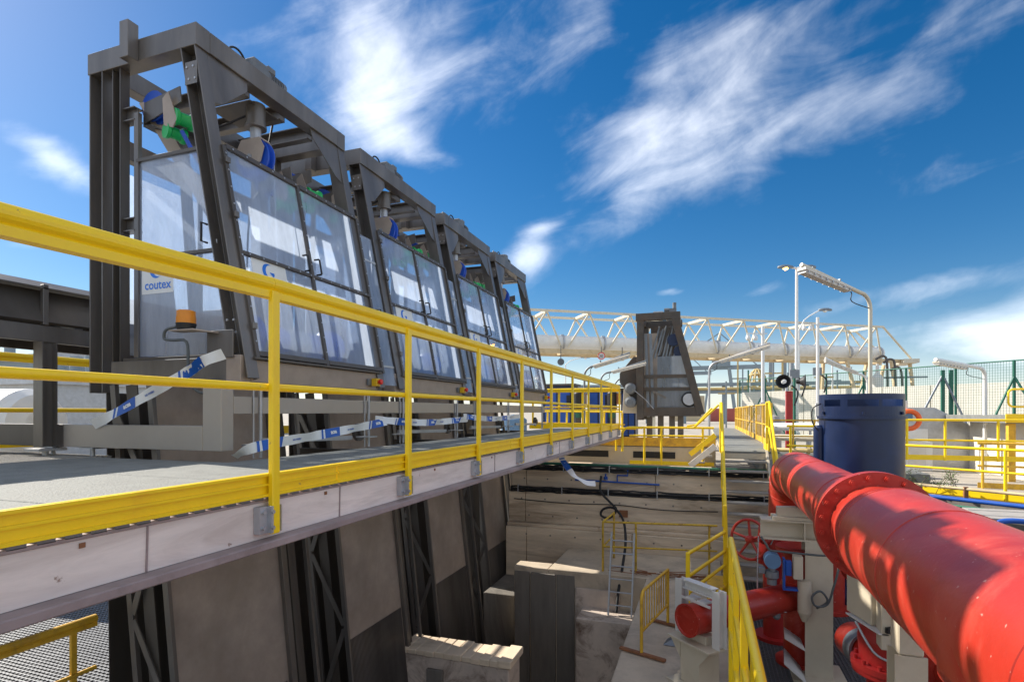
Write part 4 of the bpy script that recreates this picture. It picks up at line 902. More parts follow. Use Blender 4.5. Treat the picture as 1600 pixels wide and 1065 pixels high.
# ================================================================== railing along the pit (yellow tube)
def tube_rail(name, label, pts, zf, h, posts, m_='yellow', r=.021, mids=(.5,), toe=None, cat='railing', group=None, prad=None, bal=None):
    P = [V(p) for p in pts]; t_ = thing(name, label, cat, (P[0].x, P[0].y, zf), group)
    MB().path([p+V((0, 0, h)) for p in P], r, 10).build('top_rail', m_, t_)
    for k in mids: MB().path([p+V((0, 0, h*k)) for p in P], r*.85, 8).build('mid_rail', m_, t_)
    for q in posts:
        q = V(q); MB().tube(q, q+V((0, 0, h)), prad or r, 8).build('post', m_, t_)
    if toe:
        for a, b_ in zip(P, P[1:]): MB().bar(a+V((0, 0, toe/2+.01)), b_+V((0, 0, toe/2+.01)), .012, toe).build('toe_board', m_, t_)
    if bal:
        a, b_ = P[0], P[-1]; n_ = int((b_-a).length/bal)
        for i in range(1, n_): q = a.lerp(b_, i/n_); MB().tube(q+V((0, 0, .12)), q+V((0, 0, h)), .012, 6).build('baluster', m_, t_)
    return t_
XP = .46
tube_rail('railing', 'yellow tubular guard rail between the grating floor and the pit', [(XP, 2.0, G), (XP, 10.3, G)], G, 1.12, [(XP, y_, G) for y_ in (2.4, 3.9, 5.4, 6.0, 7.4, 8.8, 10.2)], toe=.12, r=.026)
nr = thing('near_railing', 'tall yellow tubular rail along the pit path edge, nearest the camera', 'railing', (.26, 4, -3.3))
for z, r_ in ((-1.30, .027), (-1.76, .022), (-2.22, .022)): MB().path([(.26, 2.0, z), (.26, 6.05, z)], r_, 10).build('rail', 'yellow', nr)
for y_ in (2.55, 2.72, 4.1, 5.1, 6.0): MB().bar((.26, y_, -3.3), (.26, y_, -1.30), .05, .05, (0, 1, 0)).build('post', 'yellow', nr, .005)
B((.235, 2.0, -3.28), (.25, 6.05, -3.12)).build('toe_board', 'yellow_old', nr)
# ---- stairs
NS, RISE, GO = 13, .196, .235; SZ = -.90; SY0 = 13.6; X0s, X1s = .42, 1.34
sr = thing('staircase', 'steel stairs with open grating treads climbing to the far walkway', 'stairs', (.9, 11.3, G))
for i in range(1, NS):
    yb_, z_ = SY0-GO*i, SZ-RISE*i
    B((X0s+.03, yb_-.13, z_-.035), (X1s-.03, yb_+.13, z_)).build('tread', 'tread', sr, .003)
for x in (X0s, X1s): MB().bar((x, SY0+.1, SZ-.05), (x, SY0-GO*NS-.1, SZ-RISE*NS-.02), .05, .22).build('stringer', 'yellow' if x < 1 else 'beige', sr, .003)
lr_ = thing('stair_railing', 'yellow stair handrail on the pit side of the steel stairs', 'railing', (X0s, 12.4, -2.0))
def sl_(y_, dz=0): return V((X0s-.04, y_, SZ-(SY0-y_)*RISE/GO+dz))
MB().path([(X0s-.04, SY0+.5, SZ+1.1), (X0s-.04, SY0+.05, SZ+1.1), sl_(SY0-GO*NS, 1.05), (X0s-.04, SY0-GO*NS-.25, SZ-RISE*NS+1.05)], .034, 10).build('top_rail', 'yellow', lr_)
MB().path([(X0s-.04, SY0+.5, SZ+.55), (X0s-.04, SY0+.05, SZ+.55), sl_(SY0-GO*NS, .55)], .022, 8).build('mid_rail', 'yellow', lr_)
for y_ in (SY0+.48, SY0+.02, SY0-.85, SY0-1.65, SY0-2.4, SY0-GO*NS): b_ = sl_(min(y_, SY0)); MB().bar((b_.x, y_, b_.z-.05), (b_.x, y_, b_.z+1.07), .07, .06, (0, 1, 0)).build('post', 'yellow', lr_, .004)
rr_ = thing('stair_railing', 'yellow stair handrail on the pipe side of the steel stairs', 'railing', (X1s, 12.4, -2.0))
def s2(y_, dz=0): return V((X1s+.05, y_, SZ-(SY0-y_)*RISE/GO+dz))
MB().path([(X1s+.05, SY0+.55, SZ+.5), (X1s+.05, SY0+.55, SZ+1.12), (X1s+.05, SY0+.05, SZ+1.12), s2(SY0-GO*NS, 1.05)], .028, 10).build('top_rail', 'yellow', rr_)
MB().path([(X1s+.05, SY0+.55, SZ+.55), (X1s+.05, SY0+.05, SZ+.55), s2(SY0-GO*NS, .55)], .022, 8).build('mid_rail', 'yellow', rr_)
for y_ in (SY0+.55, SY0+.05, SY0-.85, SY0-1.65, SY0-2.5): b_ = s2(min(y_, SY0)); MB().bar((b_.x, y_, b_.z-.12), (b_.x, y_, b_.z+1.1), .045, .045, (0, 1, 0)).build('post', 'yellow', rr_, .004)
MB().bar((X1s+.05, SY0+1.2, SZ+.08), (X1s+.05, SY0+.05, SZ+.08), .012, .16).build('toe_board', 'yellow', rr_)
# ---- far walkway beyond the stairs
fw_ = struct(B((X0s-.02, SY0+.01, SZ-.18), (1.62, 33, SZ-.05)).build('far_walkway', 'beige'))
y_ = SY0+.01
while y_ < 32.5:
    B((X0s, y_, SZ-.047), (1.60, y_+1.45, SZ)).build('deck_panel', 'deck', fw_, .003); y_ += 1.47
fr_ = tube_rail('walkway_railing', 'yellow baluster guard rail along the right of the far walkway', [(1.60, 15.2, SZ), (1.60, 32, SZ)], SZ, 1.1, [(1.60, 15.2+2.1*i, SZ) for i in range(9)], 'yellow_old', .026, (.5,), .16, bal=.42)
# ---- yellow railing of the cross platform left of the stairs
tube_rail('platform_railing', 'yellow tubular rail with rounded end in front of the old screen', [(-1.95, 15.5, -1.45), (-1.1, 15.5, -1.45), (.25, 15.5, -1.45)], -1.45, 1.02, [(-1.1, 15.5, -1.45), (-.03, 15.5, -1.45), (-1.55, 15.5, -1.45)], 'yellow', .03, (.78,), .10)
t = thing('rail_hoop', 'curved yellow hoop rail at the end of the cross platform', 'railing', (-2.1, 15.6, -1.45))
MB().path([(-2.15, 15.5, -1.1)]+[(-2.15, 15.5, -.62)]+arc((-1.97, 15.5, -.62), (-1, 0, 0), (0, 0, 1), .18, 0, 90, 6)+[(-1.6, 15.5, -.44)], .035, 10).build('hoop', 'yellow', t)
MB().path([(-2.35, 15.7, -1.1), (-2.35, 15.7, -.7)]+arc((-2.2, 15.7, -.62), (-1, 0, 0), (0, 0, 1), .15, 0, 90, 5)+[(-1.8, 15.7, -.47)], .03, 10).build('hoop', 'yellow', t)
cp = thing('cross_platform', 'low beige and yellow cross platform in front of the old screen', 'platform', (-1, 16.5, -1.5))
B((-4.6, 15.9, -1.52), (.30, 18.6, -.98)).build('base', 'beige', cp, .01); B((-4.6, 15.86, -.96), (.30, 15.885, -.72)).build('fascia', 'yellow_old', cp, .004); B((-4.6, 15.88, -.975), (.30, 18.6, -.95)).build('deck', 'deck', cp)
B((-1.9, 15.885, -1.30), (-.75, 15.898, -1.12)).build('slot', 'black', cp); B((-4.4, 15.885, -1.30), (-2.6, 15.898, -1.12)).build('slot', 'black', cp)
ss = thing('side_steps', 'short yellow stair flight beside the top of the steel stairs', 'stairs', (.1, 15.2, -1.5))
MB().bar((-.35, 15.2, -1.42), (.28, 15.2, -.88), .05, .15).build('stringer', 'beige_pale', ss, .003)
MB().bar((-.35, 15.17, -1.12), (.28, 15.17, -.60), .03, .13).build('side_board', 'yellow', ss, .003)
MB().path([(-.5, 15.2, -.42), (-.25, 15.2, -.42), (.36, 15.2, .18)], .028, 8).build('handrail', 'yellow', ss)
MB().path([(-.45, 16.0, -.40), (-.2, 16.0, -.36), (.2, 16.0, .1)], .028, 8).build('handrail', 'yellow', ss)
for i in range(3): B((-.2+i*.18, 15.25, -1.35+i*.16), (.02+i*.18, 15.8, -1.32+i*.16)).build('tread', 'tread', ss)
# ---- stair down to the pit path and its rails
tp = thing('pit_railing', 'yellow rails leading from the pit path up to the stairs', 'railing', (.0, 8.6, -3.3))
a0, a1 = V((-.22, 8.35, 0)), V((.34, 10.1, 0))
for z in (-2.05, -2.38, -2.62, -2.98): MB().path([(a0.x, a0.y, z), (a1.x, a1.y, z)], .028, 10).build('rail', 'yellow', tp)
for q, zt in ((a0, -2.03), (a1, -1.6)): MB().bar((q.x, q.y, -3.3), (q.x, q.y, zt), .06, .06, (0, 1, 0)).build('post', 'yellow', tp, .005)
MB().bar((a0.x, a0.y, -2.03), (a0.x, a0.y-.0, -2.03), .05, .05)
B((.05, 9.9, -3.3), (.33, 10.6, -2.95)).build('toe_board', 'yellow_old', tp, .005)
# ---- crowd barrier with sign
cbv = thing('crowd_barrier', 'orange yellow crowd barrier with a small white sign on the pit path', 'barrier', (-.8, 7.7, -3.3))
b0 = V((-.80, 7.62, 0)); b1 = b0+V((.255, 1.147, 0)).normalized()*1.25
MB().path([b0+V((0, 0, -3.28)), b0+V((0, 0, -2.56))]+[b0+(b1-b0).normalized()*.10*(1-math.cos(R(a)))+V((0, 0, -2.54+.10*math.sin(R(a)))) for a in (0, 30, 60, 90)]+[b1+V((0, 0, -2.44))], .022, 8).build('frame', 'yellow_old', cbv)
MB().path([b0+V((0, 0, -2.98)), b1+V((0, 0, -2.98))], .018, 8).build('lower_rail', 'yellow_old', cbv)
MB().path([b1+V((0, 0, -3.28)), b1+V((0, 0, -2.44))], .022, 8).build('end_post', 'yellow_old', cbv)
for i in range(1, 11):
    q = b0.lerp(b1, i/11); MB().tube(q+V((0, 0, -2.98)), q+V((0, 0, -2.45)), .009, 6).build('bar', 'yellow_old', cbv)
q = b0.lerp(b1, .62); dq = (b1-b0).normalized(); nq = V((0, 0, 1)).cross(dq)*-1
sg = MB().prism([q+V((0, 0, -2.86))-nq*.02, q+dq*.20+V((0, 0, -2.86))-nq*.02, q+dq*.20+V((0, 0, -2.60))-nq*.02, q+V((0, 0, -2.60))-nq*.02], -nq*.004).build('sign', 'white', cbv)
g_ = MB(); 
for a, b_ in (((.03, .19), (.12, .24)), ((.12, .10), (.16, .18)), ((.05, .03), (.10, .09)), ((.09, .12), (.12, .20))):
    for sd_ in (-.004,):
        g_.add([q+dq*a[0]+V((0, 0, -2.86+a[1]))-nq*.026, q+dq*b_[0]+V((0, 0, -2.86+a[1]))-nq*.026, q+dq*b_[0]+V((0, 0, -2.86+b_[1]))-nq*.026, q+dq*a[0]+V((0, 0, -2.86+b_[1]))-nq*.026], [(0, 1, 2, 3)])
g_.build('pictogram', 'black', sg)
MB().bar(b0+V((-.30, .10, -3.27)), b0+V((.32, -.12, -3.27)), .06, .03).build('foot', 'rust', cbv); MB().bar(b1+V((-.25, .08, -3.27)), b1+V((.22, -.1, -3.27)), .06, .03).build('foot', 'rust', cbv)
bl = thing('stand_plate', 'grey folded steel plate lying on the pit path by the pedestal', 'plate', (-.35, 8.3, -3.3))
MB().prism([(-.55, 8.05, -3.29), (-.15, 8.05, -3.29), (-.10, 8.4, -3.29), (-.12, 8.4, -3.10)], (.05, .25, .0)).build('plate', 'galv_dark', bl)
# ---- rusty rail on the platform
tube_rail('rusty_railing', 'rusty yellow guard rail on the concrete platform behind the ladder', [(-1.98, 11.40, -3.3), (.25, 11.75, -3.3)], -3.3, 1.02, [(-1.98, 11.40, -3.3), (-1.32, 11.5, -3.3), (.1, 11.73, -3.3)], 'yellow_rust', .022, (.5,))
tube_rail('rusty_railing', 'short rusty yellow rail turning back towards the pit wall', [(-1.98, 11.44, -3.3), (-1.92, 12.5, -3.3)], -3.3, 1.02, [(-1.92, 12.5, -3.3)], 'yellow_rust', .022, (.5,))
dbm = MB(); rd = random.Random(3)
for i in range(26):
    x = rd.uniform(-1.9, .1); y_ = rd.uniform(11.3, 11.6); dbm.bar((x, y_, -3.28+rd.uniform(0, .05)), (x+rd.uniform(.2, .6), y_+rd.uniform(-.1, .15), -3.28+rd.uniform(0, .05)), .012, .012)
stuff(tag(dbm.build('rebar_scraps', 'rust'), 'rusty scraps of reinforcing bar along the platform edge', 'scrap'))
# ================================================================== blue tank
tk = thing('blue_tank', 'dark blue open topped cylindrical steel tank beside the red main', 'tank', (2.75, 11.8, G))
TC = V((2.75, 11.8, 0)); TR = .68
MB().lathe((TC.x, TC.y, G), (0, 0, 1), [(0, TR), (3.32, TR), (3.32, TR+.035), (3.37, TR+.035), (3.37, TR-.02)], 72, False).build('shell', 'blue_tank', tk)
n = 72; g_ = MB()
def inwin(a): return any(abs(((a-c+180) % 360)-180) < h for c, h in ((215, 16), (258, 20), (305, 20)))
for i in range(n):
    a0_, a1_ = R(360*i/n), R(360*(i+1)/n); am = 360*(i+.5)/n
    for z0, z1 in (((-.08, .10), (.22, .32)) if inwin(am) else ((-.08, .32),)):
        g_.prism([TC+V((TR*math.cos(a0_), TR*math.sin(a0_), z0)), TC+V((TR*math.cos(a1_), TR*math.sin(a1_), z0)), TC+V((TR*math.cos(a1_), TR*math.sin(a1_), z1)), TC+V((TR*math.cos(a0_), TR*math.sin(a0_), z1))], -V((math.cos((a0_+a1_)/2), math.sin((a0_+a1_)/2), 0))*.012)
g_.build('rim', 'blue_tank', tk)
MB().lathe((TC.x, TC.y, -.09), (0, 0, 1), [(0, TR-.03), (0, .0001)], 48, False).build('lid', 'blue_tank', tk)
MB().lathe((TC.x-TR-.02, TC.y-.1, G), (0, 0, 1), [(0, .10), (3.15, .10), (3.2, .06)], 20).build('side_column', 'blue_tank', tk)
for i in range(6):
    a = R(60*i+20); MB().tube(TC+V(((TR+.02)*math.cos(a), (TR+.02)*math.sin(a), -.05)), TC+V(((TR+.02)*math.cos(a), (TR+.02)*math.sin(a), .0)), .02, 8).build('bolt', 'blue_tank', tk)
MB().path(smooth_pts([(TC.x-TR, TC.y-.15, .15), (TC.x-TR-.15, TC.y-.2, .05), (TC.x-TR-.15, TC.y-.2, -.2), (TC.x-TR-.05, TC.y-.2, -.35)]), .012, 6).build('cable', 'black', tk)

# ================================================================== lamps
def strip_lamp(label, base, ztop, tip, fix_len, m_='galv', r=.03):
    b_ = V(base); tip = V(tip); t_ = thing('strip_lamp', label, 'lamp', b_, 'strip lamps on bent poles')
    hz_ = V((tip.x-b_.x, tip.y-b_.y, 0)); d_ = hz_.normalized(); rb = .30
    top_ = V((b_.x, b_.y, ztop-rb)); slope = (tip-V((b_.x, b_.y, ztop))).normalized()
    P = [b_, top_]+[V((b_.x, b_.y, ztop-rb))+d_*rb*(1-math.cos(R(a)))+V((0, 0, rb*math.sin(R(a)))) for a in (18, 36, 54, 72)]+[V((b_.x, b_.y, ztop))+d_*rb+slope*.05, tip]
    MB().path(P, r, 10).build('pole', m_, t_)
    B((b_.x-.1, b_.y-.1, b_.z), (b_.x+.1, b_.y+.1, b_.z+.02)).build('foot', m_, t_)
    u = slope; s_ = u.cross(V((0, 0, 1))).normalized(); w_ = s_.cross(u)
    f1 = tip-u*.02-w_*.10; f0 = f1-u*fix_len
    hd = MB().sect(f0, f1, [(-.085, .045), (-.095, .0), (.095, .0), (.085, .045), (.03, .065), (-.03, .065)]).build('housing', 'lamp_body', t_)
    MB().sect(f0+u*.03, f1-u*.03, [(-.08, -.001), (-.07, -.05), (.07, -.05), (.08, -.001)]).build('diffuser', 'beige_pale', hd)
    for k in (.22, .8):
        q = f0.lerp(f1, k); MB().bar(q+w_*.06, q+w_*.135, .05, .03, u).build('bracket', 'galv_dark', t_)
    n_ = int(fix_len/.16)
    for i in range(n_):
        for s in (-1, 1):
            q = f0.lerp(f1, (i+.5)/n_)+s_*s*.097-w_*.01; MB().bar(q, q-w_*.03, .02, .03, u).build('clip', 'galv', hd)
    c0 = f0+w_*.02; MB().path(smooth_pts([c0, c0-u*.10-w_*.06, c0-u*.10-V((0, 0, .22)), V((b_.x, b_.y, c0.z-.33))]), .010, 6).build('cable', 'black', t_)
strip_lamp('large twin tube strip lamp on a bent pole above the blue tank', (3.14, 12.75, -3.45), 2.35, (1.70, 11.38, 2.72), 1.35, 'cream', .038)
strip_lamp('strip lamp on a grey bent pole right of the old screen', (.16, 19.1, -1.5), 1.62, (1.95, 18.9, 2.15), 1.55, 'galv', .036)
strip_lamp('strip lamp on a bent pole, leftmost of three beyond the walkway end', (-3.49, 16.8, -1.5), 1.40, (-2.1, 16.75, 1.77), 1.15, 'galv_dark', .033)
strip_lamp('strip lamp on a bent pole, middle one of three beyond the walkway', (-3.54, 19.95, -1.5), 1.42, (-1.93, 19.98, 1.80), 1.25, 'galv_dark', .034)
strip_lamp('strip lamp on a bent pole half hidden by the old screen chute', (-3.5, 23.1, -1.95), 1.38, (-2.0, 23.1, 1.75), 1.2, 'galv_dark', .034)
strip_lamp('pale strip lamp on a bent pole by the raised platform at right', (8.21, 20.9, -1.95), 1.35, (6.35, 19.15, 1.52), 1.5, 'white', .055)
strip_lamp('pale strip lamp on a short pole behind the blue tank rim', (5.55, 22.9, -1.95), 1.35, (4.15, 22.6, 1.95), 1.2, 'white', .04)
def street(label, base, h, arms, r0=.10, r1=.06, glow=False):
    b_ = V(base); t_ = thing('street_lamp', label, 'street lamp', b_)
    MB().lathe(b_, (0, 0, 1), [(0, r0*1.8), (.5, r0*1.8), (.6, r0), (h, r1)], 16).build('pole', 'white', t_)
    for k, (d_, L_, rise, m_) in enumerate(arms):
        d_ = V(d_).normalized(); p = b_+V((0, 0, h))
        P = [p-V((0, 0, .4))]+[p+d_*L_*x+V((0, 0, rise*math.sqrt(x))) for x in (.0, .25, .5, .75, 1)]
        MB().path(P, r1*.8, 8).build('arm', 'white', t_)
        q = P[-1]; s_ = d_.cross(V((0, 0, 1))); hd = MB()
        hd.add([q+s_*a*.18*w_+d_*x+V((0, 0, z)) for x, w_ in ((-.1, .5), (.25, 1), (.65, 1), (.95, .5)) for a, z in ((-1, 0), (-.6, .14*w_+.03), (.6, .14*w_+.03), (1, 0), (.6, -.05), (-.6, -.05))],
               [(i*6+j, i*6+(j+1) % 6, i*6+6+(j+1) % 6, i*6+6+j) for i in range(3) for j in range(6)]+[(5, 4, 3, 2, 1, 0), tuple(range(18, 24))], True)
        h_ = hd.build('lamp_head', 'galv_dark', t_)
        MB().lathe(q+d_*.42+V((0, 0, -.03)), (0, 0, -1), [(0, .17), (.06, .16), (.13, .09), (.15, .001)], 14).build('lamp_glass', 'lamp_glow' if (glow and k == 0) else 'white', h_)
    return t_
rt = V((math.cos(_a), math.sin(_a), 0))
street('tall twin headed street lamp with its left lamp lit orange', (6.05, 42.4, YARD), 11.85, ((-rt, .35, .05, 0), (rt, .35, .05, 0)), .13, .09, True)
street('slender curved street lamp arching right behind the tall one', (7.3, 50.0, YARD), 8.6, ((rt, 1.7, 1.6, 0),), .10, .06)
street('tiny far street lamp seen above the walkway rail', (-14.6, 60, YARD), 7.2, ((rt, 1.8, .8, 0),), .10, .06)
for base, h, lab in (((5.47, 31.6, YARD), 6.75, 'grey mast with security cameras behind the blue tank'), ((2.63, 28.5, YARD), 6.0, 'grey mast with small floodlights beside the far walkway')):
    t_ = thing('camera_mast', lab, 'mast', base); b_ = V(base)
    MB().tube(b_, b_+V((0, 0, h)), .075, 14).build('pole', 'white', t_)
    MB().bar(b_+V((0, 0, h-.35))-rt*.75, b_+V((0, 0, h-.35))+rt*.2, .05, .05).build('arm', 'white', t_)
    for k in (-.7, -.35): c_ = b_+V((0, 0, h-.45))+rt*k; MB().lathe(c_, (0, -.3, -1), [(0, .09), (.15, .11), (.22, .08), (.25, .001)], 12).build('camera', 'white', t_)
    MB().bar(b_+V((0, -.12, 1.7)), b_+V((0, -.12, 2.4)), .25, .15, (0, 1, 0)).build('control_box', 'beige_pale', t_)
# ================================================================== pipe bridge
bo = V((-4.8, 44.9, 0)); bd_ = V((.829, .559, 0)); bn = V((-.559, .829, 0))
pb_ = thing('pipe_bridge', 'cream lattice truss bridge carrying a fat pale pipe across the yard', 'bridge', bo)
def bp_(s, n_, z): return bo+bd_*s+bn*n_+V((0, 0, z))
sa, sb = -26., 24.4
MB().tube(bp_(sa, .9, 5.42), bp_(sb+.6, .9, 5.42), .56, 32).build('pipe', 'white', pb_)
for n_, z, w_ in ((-.55, 7.62, .17), (2.3, 7.62, .17)): MB().bar(bp_(sa, n_, z), bp_(sb-.6 if n_ < 0 else sb-.6, n_, z), w_, w_).build('top_chord', 'cream', pb_)
for n_ in (-.2, 2.0): MB().bar(bp_(sa, n_, 4.62), bp_(sb+2, n_, 4.62), .22, .34).build('bottom_chord', 'cream_rust', pb_)
mod = 3.45; s = -25.3; 
while s < sb-1:
    for n_, nb_ in ((-.55, .25), (2.3, 1.55)):
        MB().tube(bp_(s, n_, 7.58), bp_(s+mod*.42, nb_, 5.0), .075, 8).build('diagonal', 'cream', pb_)
        if s-mod*.42 > sa: MB().tube(bp_(s, n_, 7.58), bp_(s-mod*.42, nb_, 5.0), .075, 8).build('diagonal', 'cream', pb_)
    MB().bar(bp_(s, -.5, 7.6), bp_(s, 2.25, 7.6), .22, .2).build('cross_member', 'cream', pb_)
    MB().lathe(bp_(s+mod*.5, .9, 5.42)-bd_*.06, bd_, [(0, .57), (0, .66), (.12, .66), (.12, .57)], 28, False).build('clamp_ring', 'galv', pb_)
    MB().bar(bp_(s+mod*.5, -.2, 4.62), bp_(s+mod*.5, 2.0, 4.62), .2, .25).build('floor_beam', 'cream_rust', pb_)
    s += mod
MB().tube(bp_(sb-.6, -.55, 7.58), bp_(sb+3.0, -.2, 4.9), .09, 8).build('end_raker', 'cream', pb_); MB().tube(bp_(sb-.6, 2.3, 7.58), bp_(sb+3.0, 2.0, 4.9), .09, 8).build('end_raker', 'cream', pb_)
B(bp_(sb+1.2, -1, 4.4), bp_(sb+4.4, 1.6, 4.75)).build('end_platform', 'cream', pb_)
for s, n0 in ((sb-4.5, 0), (sb+.5, 0), (sb+2.6, 0)):
    for n_, f_ in ((-.4, -1.6), (2.2, 3.4)):
        MB().bar(bp_(s, n_, 4.5), bp_(s+(.8 if s < sb else -.4), f_, YARD), .22, .22, bd_).build('leg', 'cream_rust', pb_)
    MB().bar(bp_(s+.3, -1.0, 1.5), bp_(s+.3, 2.9, 1.5), .16, .16).build('tie', 'cream_rust', pb_)
for s in (-22, 1.5): MB().bar(bp_(s, .9, 4.4), bp_(s, .9, YARD), .45, .45, bd_).build('leg', 'cream', pb_)
for s, z, rad, m_, lab in ((-7.0, 3.75, .26, 'sign_grey', 'plain grey round sign seen from behind under the bridge'), (-3.7, 4.28, .29, 'white', 'round red bordered speed limit sign under the pipe bridge'), (-1.95, 4.15, .22, 'beige_pale', 'pale round sign partly hidden behind the bridge beam')):
    c_ = bp_(s, -.75, z); vd = -V((c_.x, c_.y, 0)).normalized()
    t_ = thing('round_sign', lab, 'sign', c_)
    MB().bar(c_, bp_(s, -.75, 5.0), .05, .05, bd_).build('hanger', 'sign_grey', t_)
    o = MB().lathe(c_, vd, [(0, rad), (.03, rad)], 30).build('disc', m_, t_)
    if 'red' in lab:
        MB().lathe(c_+vd*.035, vd, [(0, rad*.78), (0, rad), (.01, rad), (.01, rad*.78)], 30, False).build('border', 'red_button', o)
        ux_ = V((0, 0, 1)).cross(vd); text_mesh('digits', '20', .34, 'black', o, c_+vd*.04-ux_*.19-V((0, 0, .12)), ux_, (0, 0, 1), .006)
# ================================================================== old screen beyond
om = thing('old_screen', 'old dark rusty screen machine standing beyond the walkway end', 'screen machine', (-1.3, 21, -1.5))
OY = 20.6
for yy in (OY, OY+1.9):
    MB().bar((-2.2, yy, -.3), (-2.2, yy, 3.35), .24, .24, (1, 0, 0)).build('rear_post', 'steel_old', om, .006)
    MB().bar((-.10, yy, -.1), (-.98, yy, 3.35), .24, .26, (1, 0, 0)).build('front_post', 'steel_old', om, .006)
    B((-2.36, yy-.13, 3.32), (-.80, yy+.13, 3.58)).build('top_beam', 'steel_old', om, .006)
    B((-2.2, yy-.10, -.16), (-.1, yy+.10, .16)).build('base_beam', 'steel_old', om, .006)
for x in (-2.25, -.93): B((x-.1, OY+.13, 3.34), (x+.1, OY+1.77, 3.56)).build('top_beam', 'steel_old', om)
for x in (-1.92, -1.75): MB().bar((x, OY+.1, -.2), (x-.1, OY+.1, 2.85), .06, .10, (1, 0, 0)).build('guide_rail', 'galv_dark', om)
MB().prism([(-1.6, OY-.02, .16), (-.32, OY-.02, .16), (-.72, OY-.02, 2.0), (-1.6, OY-.02, 2.0)], (0, .008, 0)).build('pane', 'pane_old', om)
MB().prism([(-1.6, OY+1.7, .16), (-.75, OY+1.7, .16), (-.75, OY+1.7, 1.9), (-1.6, OY+1.7, 1.9)], (0, .02, 0)).build('rear_plate', 'steel_plate', om)
B((-1.95, OY+1.35, -.1), (-1.0, OY+1.37, 3.3)).build('back_plate', 'steel_old', om)
MB().prism([(-1.0, OY+1.2, -.1), (-.25, OY+1.2, -.1), (-.85, OY+1.2, 2.6), (-1.0, OY+1.2, 2.6)], (0, .02, 0)).build('back_plate', 'steel_old', om)
B((-2.12, OY+.35, -.1), (-1.62, OY+.37, 2.9)).build('inner_plate', 'steel_plate', om)
MB().prism([(-1.6, OY+.6, 2.0), (-1.1, OY+.6, 2.0), (-1.15, OY+.6, 3.2), (-1.6, OY+.6, 3.0)], (0, .03, 0)).build('rake_plate', 'steel', om)
for i in range(7): MB().bar((-1.85+.13*i, OY+.25+.03*i, 1.9+.08*(i % 3)), (-1.55+.12*i, OY+.4, 3.15-.1*(i % 2)), .03, .05).build('rake_link', 'galv_dark', om)
for z in (1.28, .82): MB().bar((-2.1, OY, z), (-.45, OY, z), .08, .12).build('side_bar', 'steel_old', om)
MB().bar((-2.1, OY, .95), (-1.3, OY, .5), .05, .08).build('brace', 'steel', om); MB().bar((-2.1, OY+.5, .2), (-1.2, OY+.4, 3.1), .08, .1).build('brace', 'steel_old', om)
for dx in (.0, .18, .34): MB().bar((-1.75+dx, OY+.4, 2.1), (-1.35+dx, OY+.45, 3.1), .06, .08).build('rake_arm', 'steel', om)
MB().lathe((-1.05, OY+.3, 2.62), (0, 1, 0), [(0, .05), (0, .22), (.12, .22), (.12, .05)], 20).build('sheave', 'blue_tank', om)
MB().lathe((-.85, OY+.3, 2.2), (0, 1, 0), [(0, .05), (0, .2), (.12, .2), (.12, .05)], 20).build('sheave', 'blue_tank', om)
MB().lathe((-.50, OY-.05, .44), (0, 1, 0), [(0, .20), (.02, .27), (.10, .29), (.20, .29)], 24).build('drum', 'black', om); MB().lathe((-.50, OY-.06, .44), (0, 1, 0), [(0, .001), (0, .21), (.01, .21)], 24).build('drum_face', 'galv', om)
k_ = MB(); k_.box((-1.2, OY+.2, 3.58), (-.95, OY+.5, 3.76)); k_.tube((-1.02, OY+.35, 3.7), (-1.02, OY+.35, 3.98), .07, 10); k_.tube((-1.2, OY+.35, 3.72), (-1.38, OY+.35, 3.72), .08, 10); k_.build('motor', 'motor', om)
B((-1.75, OY+.1, 3.582), (-1.4, OY+.4, 3.66)).build('junction_box', 'galv', om)
MB().prism([(-2.32, OY+.3, .2), (-2.32, OY+.3, 2.05), (-2.5, OY+.3, 2.05), (-3.0, OY+.3, 1.45), (-3.0, OY+.3, 1.1), (-2.85, OY+.3, .9)], (0, 1.4, 0)).build('chute', 'steel_old', om, .01)
MB().prism([(-2.85, OY+.32, .85), (-2.35, OY+.32, .85), (-2.35, OY+.32, -.05), (-2.9, OY+.32, -.05)], (0, 1.3, 0)).build('hopper', 'beige', om, .01)
for z in (.85, .35): MB().lathe((-2.55, OY-.25, z), (0, 1, 0), [(0, .12), (.05, .2), (.45, .2)], 18).build('motor', 'motor', om)
for x in (-1.9, -1.5, -1.1, -.8): MB().bar((x, OY+.3, -1.5), (x, OY+.3, -.16), .2, .2, (1, 0, 0)).build('leg', 'steel_dark', om)
MB().path([(-2.35, OY-.4, .75), (-2.0, OY-.3, .45), (-1.7, OY-.3, .1)], .012, 6).build('stay', 'galv', om)
# ================================================================== blue cabinets beyond the walkway end
for k, (x, y_, w_, h_, lab) in enumerate(((-5.9, 23.3, 1.35, 1.55, 'large dark blue plant cabinet beyond the walkway end railing'), (-4.2, 23.6, .95, 1.40, 'middle dark blue plant cabinet beyond the walkway end railing'), (-3.0, 23.9, .6, 1.35, 'narrow dark blue plant cabinet next to the old screen chute'))):
    t_ = thing('plant_cabinet', lab, 'cabinet', (x, y_, -1.95))
    B((x-w_/2, y_-.5, -1.9), (x+w_/2, y_+.5, h_-.45)).build('body', 'blue_tank', t_, .01)
    B((x-w_/2-.08, y_-.58, h_-.448), (x+w_/2+.12, y_+.58, h_-.36)).build('roof', 'steel_dark', t_, .01)
    for dx in (-.22, .22): B((x+dx*w_-.18*w_, y_-.52, -1.0), (x+dx*w_+.18*w_, y_-.501, h_-.6)).build('door', 'blue', t_, .004)
    B((x+w_*.3, y_-.56, .25), (x+w_*.42, y_-.503, .7)).build('vent', 'black', t_)
